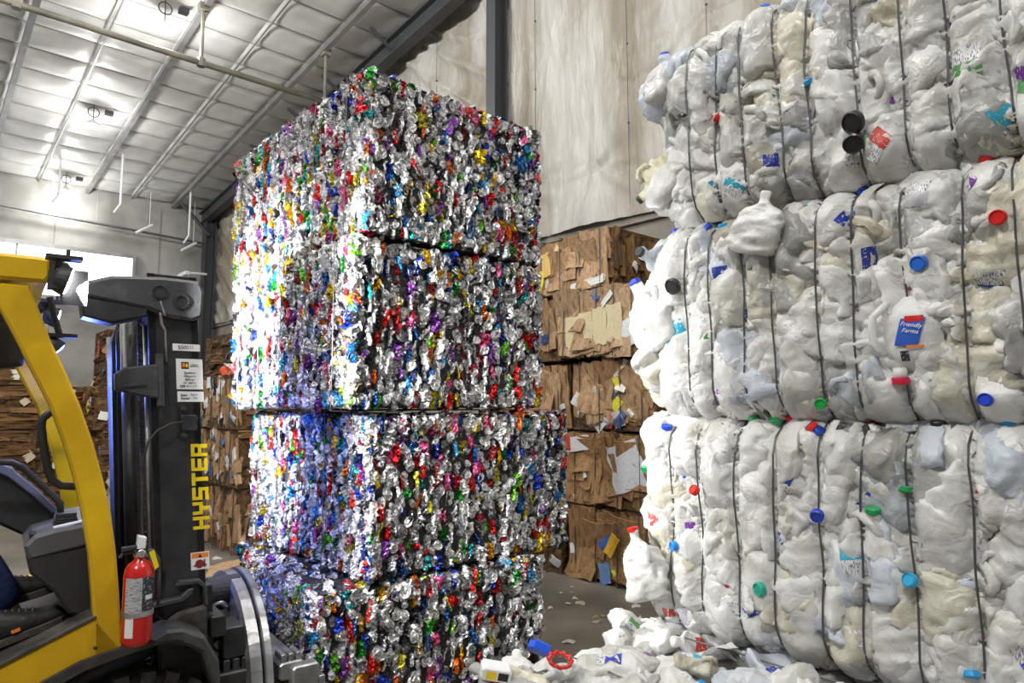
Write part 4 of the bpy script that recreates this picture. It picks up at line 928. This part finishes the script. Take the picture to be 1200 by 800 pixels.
mpart('mast_crossbar', lambda b: (b.box((-.09, .0, .92), (-.05, .86, 1.0)), b.box((-.09, .0, .30), (-.05, .86, .42))), M['black'])
mpart('lift_cylinder', lambda b: b.tube([(-.12, .22, .25), (-.12, .22, 1.975)], .031, 14), M['black'], True)
mpart('lift_cylinder', lambda b: b.tube([(-.12, .66, .25), (-.12, .66, 1.9)], .028, 14), M['casting'], True)
pul = mpart('hose_pulley', lambda b: b.lathe([(.048, -.022), (.052, -.02), (.052, -.012), (.040, -.008), (.040, .008), (.052, .012), (.052, .02), (.03, .022)], (-.095, .30, 1.87), (0, 1, 0), 22), M['casting'], True)
mpart('hydraulic_hose', lambda b: b.tube([(-.145, .29, .5), (-.145, .29, 1.86)] + [(-.095 - .05 * math.cos(a), .29, 1.87 + .052 * math.sin(a)) for a in [PI * i / 8 for i in range(9)]] + [(-.045, .29, 1.6), (-.045, .29, 1.0)], .013, 8), M['hose'], True)
mpart('hydraulic_hose', lambda b: b.tube([(-.155, .36, .5), (-.16, .34, 1.3), (-.16, .33, 1.85), (-.14, .32, 1.93), (-.10, .32, 1.94)], .009, 8), M['hose'], True)
mpart('hose_guide_rod', lambda b: b.tube([(-.09, .05, .5), (-.09, .05, 1.9)], .007, 6), M['steel'], True)
def chain(b):
    for i in range(92):
        z = .6 + i * .0155; b.box((-.104, .125, z), (-.094 + .006 * (i % 2), .145, z + .0125))
mpart('lift_chain', chain, M['casting'])
mpart('grey_pipe', lambda b: b.tube([(-.035, -.03, 1.93), (-.05, -.03, 1.99), (-.052, -.03, 1.995), (-.045, -.02, 1.90), (-.03, .0, 1.88), (-.03, .0, 1.76)], .006, 8), M['steel'], True)
mpart('tilt_bracket', lambda b: (b.prism([(-.20, 1.712), (-.17, 1.735), (-.06, 1.752), (-.06, 1.625), (-.13, 1.635), (-.2, 1.655)], -.035, .02, 0, .008), b.tube([(-.055, -.02, 1.60), (-.055, -.02, 1.79)], .014, 10), b.prism([(-.18, 1.665), (-.10, 1.675), (-.13, 1.69)], -.042, -.03)), M['casting'])
mpart('hose_clamp', lambda b: (b.box((.012, -.02, 1.505), (.07, .0, 1.565), 0, .006), b.lathe([(.010, 0), (.010, .016), (.005, .018)], (.022, 0, 1.585), (0, -1, 0), 10), b.lathe([(.010, 0), (.010, .016), (.005, .018)], (.022, 0, 1.487), (0, -1, 0), 10), b.box((.008, -.008, 1.475), (.036, 0, 1.6), 0, .003)), M['black'])
mpart('sensor_wire', lambda b: b.tube([(.03, -.014, 1.54), (-.02, -.03, 1.535), (-.07, -.035, 1.51), (-.10, -.03, 1.47), (-.118, -.02, 1.40), (-.122, .0, 1.2), (-.12, .0, .95), (-.09, .0, .85), (-.04, -.02, .80)], .0042, 6), M['rubber'], True)
mpart('lower_bracket', lambda b: (b.prism([(-.02, .945), (-.01, .962), (.06, .958), (.085, .93), (.085, .86), (.075, .86), (.07, .925), (.05, .942)], -.03, .01, 0, .004), b.prism([(-.12, .88), (.0, .89), (.03, .91), (.035, .93), (.02, .93), (-.01, .905), (-.12, .895)], -.04, .0, 0, .003)), M['casting'])
mpart('tilt_cylinder', lambda b: b.tube([(-.4, .05, .62), (-.09, .05, .74)], .04, 12), M['casting'], True)
mpart('axle_housing', lambda b: (b.prism([(-.085, .60), (.08, .62), (.085, .86), (-.02, .85), (-.085, .80)], -.03, .05, 0, .015),), M['rubber'])
# stickers and lettering on the near rail
def decal(x0, z0, x1, z1, m, name='sticker', t=.0012, off=0):
    return mpart(name, lambda b: b.box((x0, -t - .0006 - off, z0), (x1, -.0005 - off, z1)), m, parent=NR)
# rail-local x positions (before the lean)
decal(-.006, 1.806, .090, 1.832, M['white']); decal(.004, 1.661, .097, 1.776, M['white']); decal(.006, 1.614, .098, 1.653, M['white'])
decal(.022, 1.738, .048, 1.764, M['ink'], 'logo', .0016); decal(.026, 1.744, .035, 1.760, M['orange'], 'logo', .002); decal(.037, 1.744, .045, 1.758, M['yletter'], 'logo', .002)
def tx(body, size, x, z, m, name='lettering'):
    me = text_mesh(body, size, m); o = inst(name, me, NR)
    xx = x - .068 * (z - 1.2)
    o.matrix_basis = frame(Vector((xx, -.0022, z)), (1, 0, 0), (-.068, 0, 1), (0, -1, 0)); return o
tx('550018', .020, .042, 1.819, M['ink'])
tx('MATERIAL\nHANDLING', .006, .068, 1.751, M['ink'])
tx('Spokane\nMissoula\nBillings\nN. Idaho\n509-413-2382', .0125, .051, 1.698, M['ink'])
tx('Sales - Service\nRental - Parts', .0125, .052, 1.634, M['ink'])
# raised yellow letters reading upwards
def letter(bm, ch, x0, z0, h, wd):     # letter height runs along -x.. drawn with reading direction up the rail
    t = .2
    S = {'H': [(0, 0, t, 1), (1 - t, 0, 1, 1), (t, .4, 1 - t, .6)], 'S': [(0, 0, 1, .2), (0, .8, 1, 1), (0, .4, 1, .6), (0, .6, t, .8), (1 - t, .2, 1, .4)],
         'T': [(0, .8, 1, 1), (.4, 0, .6, .8)], 'E': [(0, 0, t, 1), (t, .8, 1, 1), (t, .4, .9, .6), (t, 0, 1, .2)],
         'Y': [(0, .55, t, 1), (1 - t, .55, 1, 1), (0, .4, 1, .58), (.4, 0, .6, .4)], 'R': [(0, 0, t, 1), (t, .8, 1, 1), (1 - t, .55, 1, .8), (t, .38, .9, .56), (.72, 0, .95, .38)]}[ch]
    for (u0, v0, u1, v1) in S:  # bold strokes
        u0 = max(0, u0 - (.06 if u0 > 0 and u0 != .2 else 0)); u1 = min(1, u1 + (.06 if u1 < 1 and u1 != .8 else 0)); v0 = max(0, v0 - .015); v1 = min(1, v1 + .015)       # u along reading (up, +z), v along letter height (towards -x)
        bm.box((x0 + h * (1 - v1), -.0022, z0 + wd * u0), (x0 + h * (1 - v0), -.0005, z0 + wd * u1))
for i, ch in enumerate('HYSTER'):
    b = MB(); b.xf = lean; letter(b, ch, .047, 1.136 + i * .0545, .058, .047); b.build('raised_letter', M['yletter'], NR)
decal(.036, .988, .100, 1.052, M['white'], 'warning_sticker'); decal(.039, 1.031, .097, 1.049, M['orange'], 'warning_band', .0016)
b = MB(); b.xf = lean; b.prism([(.061, 1.033), (.075, 1.033), (.068, 1.046)], -.0028, -.0012); b.build('warning_triangle', M['ink'], NR)
b = MB(); b.xf = lean; b.lathe([(.016, 0), (.016, .002), (.008, .002)], (.066, -.0008, 1.009), (0, -1, 0), 12); b.box((.045, -.0026, 1.0), (.09, -.0008, 1.006)); b.box((.058, -.0026, .993), (.062, -.0008, 1.022)); b.box((.08, -.0026, .995), (.086, -.0008, 1.024)); b.build('warning_picture', M['redink'], NR)

# carriage and rotating clamp
mpart('carriage', lambda b: (b.box((.10, .02, .72), (.16, .85, .80), 0, .008), b.box((.10, .02, .20), (.16, .85, .28), 0, .008), b.box((.085, .1, .2), (.13, .18, .9)), b.box((.085, .68, .2), (.13, .76, .9)), b.box((.15, .05, .62), (.24, .20, .74), 0, .01)), M['black'])
CX, CY, CZ = .27, .42, .425
b = MB(); b.lathe([(.10, 0), (.425, 0), (.445, .012), (.445, .055), (.435, .058)], (CX, CY, CZ), (1, 0, 0), 56); part('rotator_plate', b, M['steel'], False)
b = MB(); b.lathe([(.3, .064), (.445, .066), (.452, .07), (.452, .095), (.43, .10), (.1, .10)], (CX, CY, CZ), (1, 0, 0), 56); part('rotator_plate', b, M['steel'], False)
b = MB(); b.lathe([(.04, 0), (.065, 0), (.07, .005), (.07, .13), (.06, .14)], (.19, .36, .80), (1, 0, 0), 28); rm = part('rotator_motor', b, M['plastic'])
b = MB(); b.lathe([(.045, -.003), (.045, .0), (.02, .0)], (.19, .36, .80), (1, 0, 0), 20); b.build('motor_cap', M['greyplastic'], rm)
for k in range(2):
    b = MB(); y = .30 + k * .07; b.tube([(.20, y, .70), (.20, y, .75), (.215, y, .772), (.24, y, .775), (.26, y, .76), (.275, y, .74)], .013, 10); b.lathe([(.02, 0), (.02, .025)], (.20, y, .69), (0, 0, 1), 6); part('hose_elbow', b, M['chrome'], True)
b = MB(); b.prism([(.16, .665), (.20, .71), (.29, .735), (.30, .73), (.30, .64), (.18, .635)], .12, .22, 0, .01); part('clamp_bracket', b, M['steel'])
b = MB(); b.lathe([(.014, 0), (.014, .02), (.006, .022)], (.275, .12, .705), (0, -1, 0), 8); part('bolt', b, M['steel'])
b = MB()
for k in range(3): b.box((.19 + k * .035, .04, .575), (.215 + k * .035, .13, .62), 0, .004)
b.box((.16, .02, .33), (.29, .22, .58), 0, .01); part('slide_block', b, M['black'])
b = MB(); b.box((.40, .02, .25), (.50, .9, .33), 0, .01); b.box((.40, .02, .50), (.50, .9, .57), 0, .01); part('clamp_frame', b, M['steel'])
for y0 in (-.02, .80):
    b = MB(); b.box((.44, y0, .12), (.55, y0 + .06, .56), 0, .01)
    for k in range(4): b.box((.55, y0, .14 + k * .105), (.575, y0 + .06, .19 + k * .105), 0, .004)
    part('clamp_arm', b, M['steel'])
b = MB()
for k in range(3): b.box((.41 + k * .03, .03, .57), (.43 + k * .03, .12, .60), 0, .004)
part('serrated_grip', b, M['steel'])

# lamps of the forklift
def world(p): return FM @ Vector(p)
def headlamp(x, y, z, r):
    b = MB(); b.lathe([(r * .4, -.045), (r * .85, -.03), (r, -.005), (r, .004), (r * .93, .004)], (x, y, z), (1, 0, -.28), 18)
    for q in range(5): b.box((x - .05 - .0, y - .03 + q * .014, z - r * .6), (x - .02, y - .026 + q * .014, z + r * .6))
    b.tube([(x - .03, y, z + r * .7), (x - .02, y, z + r + .03)], .01, 6); b.box((x - .06, y - .03, z + r + .02), (x + .04, y + .03, z + r + .032)); b.tube([(x + .0, y, z + r + .02), (x, y, z + r + .055)], .006, 6)
    h = part('headlamp', b, M['plastic'])
    b = MB(); b.lathe([(r * .92, .003), (r * .8, .008), (r * .3, .012)], (x, y, z), (1, 0, -.28), 18); b.build('lens', M['lens'], h)
headlamp(-.405, -.2, 2.0, .048); headlamp(-.37, .93, 2.0, .045)
b = MB(); b.box((-.42, -.190, 1.925), (-.345, -.187, 2.04)); b.box((-.42, -.19, 2.03), (-.39, -.10, 2.035)); part('added_beam_blocker', b, M['plastic'])  # plate added to keep the near headlamp's beam off the mast side
b = MB(); b.box((-.42, .42, 1.87), (-.32, .48, 1.885)); b.tube([(-.38, .45, 1.88), (-.42, .45, 2.03)], .012, 6); b.lathe([(.018, -.05), (.03, -.03), (.034, .0), (.030, .002)], (-.38, .45, 1.825), (.7, .1, -.6), 14); bl = part('blue_lamp', b, M['plastic'])
b = MB(); b.lathe([(.028, .001), (.02, .006), (.004, .008)], (-.38, .45, 1.825), (.7, .1, -.6), 14); b.build('lens', M['bluelens'], bl)
def spot(name, p, target, watts, color, size, blend, soft=.02):
    o = light(name, 'SPOT', p, watts, color, spot_size=size, spot_blend=blend, shadow_soft_size=soft)
    o.rotation_euler = (Vector(target) - Vector(p)).to_track_quat('-Z', 'Y').to_euler(); return o
L1 = world((-.375, -.2, 1.98)); L2 = world((-.345, .93, 1.99)); LB = world((-.36, .455, 1.81))
spot('headlamp_light', L1, (1.6, 2.82, 1.75), 500, (1, 1, 1), math.radians(110), .7, .004)
spot('headlamp_light', L2, (1.6, 3.8, 1.9), 420, (.95, .97, 1), math.radians(110), .7, .025)
spot('blue_spot_light', LB, (1.58, 3.60, 1.24), 700, (.12, .22, 1), math.radians(7), .4, .01)
spot('blue_spot_light', LB, (1.5, 3.7, 1.0), 90, (.12, .2, 1), math.radians(95), .9, .03)
light('blue_lamp_spill', 'POINT', world((-.33, .46, 1.78)), 7, (.1, .18, 1), shadow_soft_size=.02)

# ------------------------------------------------------------------ fire extinguisher on the fender
fe = tag(empty('fire_extinguisher', world((-.155, -.215, .82)), FR), 'red fire extinguisher with silver label strapped beside the yellow post of the forklift', 'extinguisher')
b = MB(); b.lathe([(.03, 0), (.042, .006), (.046, .02), (.046, .225), (.043, .245), (.033, .262), (.018, .272), (.016, .285)], (0, 0, 0), (0, 0, 1), 28); b.build('cylinder_body', M['red'], fe, True)
def arcpatch(a0, a1, z0, z1, r, m, name):
    b = MB(); b.grid(12, 2, lambda u, v: (r * math.sin(math.radians(a0 + (a1 - a0) * u)), -r * math.cos(math.radians(a0 + (a1 - a0) * u)), z0 + (z1 - z0) * v)); b.build(name, m, fe, True)
arcpatch(-62, 5, .11, .222, .0467, M['silverlabel'], 'silver_label'); arcpatch(6, 62, .10, .222, .0467, M['darklabel'], 'dark_label'); arcpatch(18, 50, .15, .165, .0472, M['white'], 'label_box'); arcpatch(-56, -22, .035, .10, .0467, M['white'], 'paper_label')
b = MB(); b.lathe([(.0475, -.008), (.0485, -.008), (.0485, .008), (.0475, .008)], (0, 0, .105), (0, 0, 1), 24); b.build('mounting_strap', M['steel'], fe)
b = MB(); b.lathe([(.017, 0), (.02, .005), (.02, .02), (.012, .025), (.012, .04)], (0, 0, .28), (0, 0, 1), 14); b.lathe([(.014, 0), (.014, .012), (.01, .014)], (.0, -.012, .295), (0, -1, 0), 14); b.build('valve', M['chrome'], fe, True)
b = MB(); b.prism([(-.012, .31), (.012, .31), (.014, .345), (-.010, .352)], -.02, .02, 0, .003); b.build('squeeze_handle', M['white'], fe)
b = MB(); b.prism([(-.055, .305), (.02, .312), (.02, .322), (-.055, .318)], -.012, .012, 0, .002); b.tube([(-.02, 0, .3), (-.05, 0, .298), (-.06, 0, .285)], .006, 6); b.build('carry_handle', M['plastic'], fe)
b = MB(); b.tube([(.01, .0, .30), (.035, -.01, .30), (.052, -.02, .27), (.056, -.02, .2), (.058, -.018, .12)], .006, 8); b.build('discharge_hose', M['casting'], fe, True)
b = MB(); b.prism([(.02, .30), (.035, .305), (.052, .25), (.04, .24)], -.036, -.034); b.build('inspection_tag', M['yletter'], fe)

# ------------------------------------------------------------------ operator
op = tag(empty('person', world((-1.05, .35, 1.1)), FR), 'operator seated in the forklift in dark jeans and black work shoes', 'person')
def skin(name, joints, edges, radii, m, parent, lv=2, scale=(1, 1, 1)):
    me = bpy.data.meshes.new(name); me.from_pydata([Vector(j) for j in joints], edges, []); o = inst(name, me, parent); me.materials.append(m)
    mod = o.modifiers.new('s', 'SKIN'); sv = me.skin_vertices[0].data
    for i, r in enumerate(radii): sv[i].radius = (r, r) if not isinstance(r, tuple) else r
    sv[0].use_root = True; mod.use_smooth_shade = True
    ms = o.modifiers.new('u', 'SUBSURF'); ms.levels = lv; ms.render_levels = lv
    bpy.context.view_layer.update(); new = bpy.data.meshes.new_from_object(o.evaluated_get(bpy.context.evaluated_depsgraph_get())); o.modifiers.clear(); o.data = new; new.name = name
    return o
# operator-local: x forward, z up from the hip
J = [(0, 0, 0), (-.04, 0, .2), (-.06, 0, .4), (-.04, 0, .52), (-.01, 0, .6), (.0, 0, .7),
     (.04, -.1, -.01), (.42, -.10, .02), (.56, -.10, -.24), (.62, -.10, -.30), (.04, .1, -.01), (.40, .14, .03), (.50, .14, -.22), (.56, .14, -.28),
     (-.04, -.19, .42), (.08, -.24, .2), (.33, -.12, .28), (-.04, .19, .42), (.10, .24, .2), (.33, .12, .33)]
E_ = [(0, 1), (1, 2), (2, 3), (3, 4), (4, 5), (0, 6), (6, 7), (7, 8), (8, 9), (0, 10), (10, 11), (11, 12), (12, 13), (2, 14), (14, 15), (15, 16), (2, 17), (17, 18), (18, 19)]
skin('body', J, E_, [.14, .13, .14, .06, .08, .09, .09, .065, .045, .03, .09, .065, .045, .03, .055, .045, .03, .055, .045, .03], M['skin'], op)
skin('jeans', [(0, 0, 0), (.04, -.1, -.01), (.42, -.10, .02), (.50, -.10, -.12), (.565, -.10, -.235), (.04, .1, -.01), (.40, .14, .03), (.46, .14, -.1), (.51, .14, -.21)], [(0, 1), (1, 2), (2, 3), (3, 4), (0, 5), (5, 6), (6, 7), (7, 8)], [.155, .10, .082, .075, .068, .10, .082, .075, .068], M['jeans'], op)
skin('jacket', [(0, 0, .02), (-.04, 0, .2), (-.06, 0, .4), (-.045, -.19, .42), (.08, -.24, .2), (.28, -.14, .27), (-.045, .19, .42), (.10, .24, .2), (.28, .14, .31)], [(0, 1), (1, 2), (2, 3), (3, 4), (4, 5), (2, 6), (6, 7), (7, 8)], [.16, .15, .16, .075, .06, .045, .075, .06, .045], M['jacket'], op)
b = MB(); b.lathe([(.02, .11), (.07, .09), (.098, .04), (.1, -.01), (.09, -.04)], (-.01, 0, .71), (-.15, 0, 1), 20); b.build('hair', M['hair'], op, True)
for y in (-.035, .035):
    b = MB(); b.lathe([(.004, .012), (.011, .008), (.013, 0)], (.078, y, .71), (1, 0, 0), 10); b.build('eye', M['ink'], op, True)
def shoe(x, y, z, pitch, s_=1, heading=0):
    nl = 14; sg = 16; vs = []; fs = []
    for i in range(nl + 1):
        t = i / nl; xx = -.07 + .28 * t
        wdt = .036 + .014 * math.sin(PI * min(1, t * 1.05)) + .006 * t; wdt *= (1 if t < .88 else math.sqrt(max(.02, 1 - ((t - .88) / .125) ** 2)))
        h = (.105 if t < .3 else .105 - .055 * min(1, (t - .3) / .5)); h *= (1 if t < .85 else math.sqrt(max(.05, 1 - ((t - .85) / .16) ** 2) if t < 1 else .05)); 
        for k in range(sg):
            a = 2 * PI * k / sg; yy = wdt * math.copysign(abs(math.cos(a)) ** .7, math.cos(a)); zz = h * .5 + h * .5 * math.copysign(abs(math.sin(a)) ** .8, math.sin(a))
            vs.append((xx, yy, zz + .012))
    for i in range(nl):
        for k in range(sg): n = (k + 1) % sg; fs.append((i * sg + k, i * sg + n, (i + 1) * sg + n, (i + 1) * sg + k)[::-1])
    fs.append(tuple(range(sg))); fs.append(tuple(range(nl * sg, (nl + 1) * sg))[::-1])
    b = MB(); b.add(vs, fs); o = b.build('work_shoe', M['shoe'], op, True); o.location = (x, y, z); o.rotation_euler = (0, pitch, heading)
    b = MB(); out = [(-.075, -.036), (-.05, -.045), (.05, -.048), (.14, -.055), (.19, -.045), (.215, 0), (.19, .045), (.14, .055), (.05, .048), (-.05, .045), (-.075, .036)]
    b.prism([(p[0], p[1]) for p in out], 0, .026, 0, .003, 'z'); b.build('sole', M['rubber'], o)
    b = MB()
    for k in range(5): b.tube([(.045 + k * .018, -.025, .095 - k * .006), (.05 + k * .018, 0, .105 - k * .006), (.045 + k * .018, .025, .095 - k * .006)], .003, 5)
    b.build('laces', M['greyplastic'], o)
    b = MB(); b.box((.05, -.056, .035), (.075, -.05, .045)); b.build('red_tag', M['orange'], o)
# shoe local to op: floor plate top about z = .80..0.86 -> op z 1.1
shoe(.53, -.24, -.30, math.radians(-16)); shoe(.51, .02, -.235, math.radians(-12))
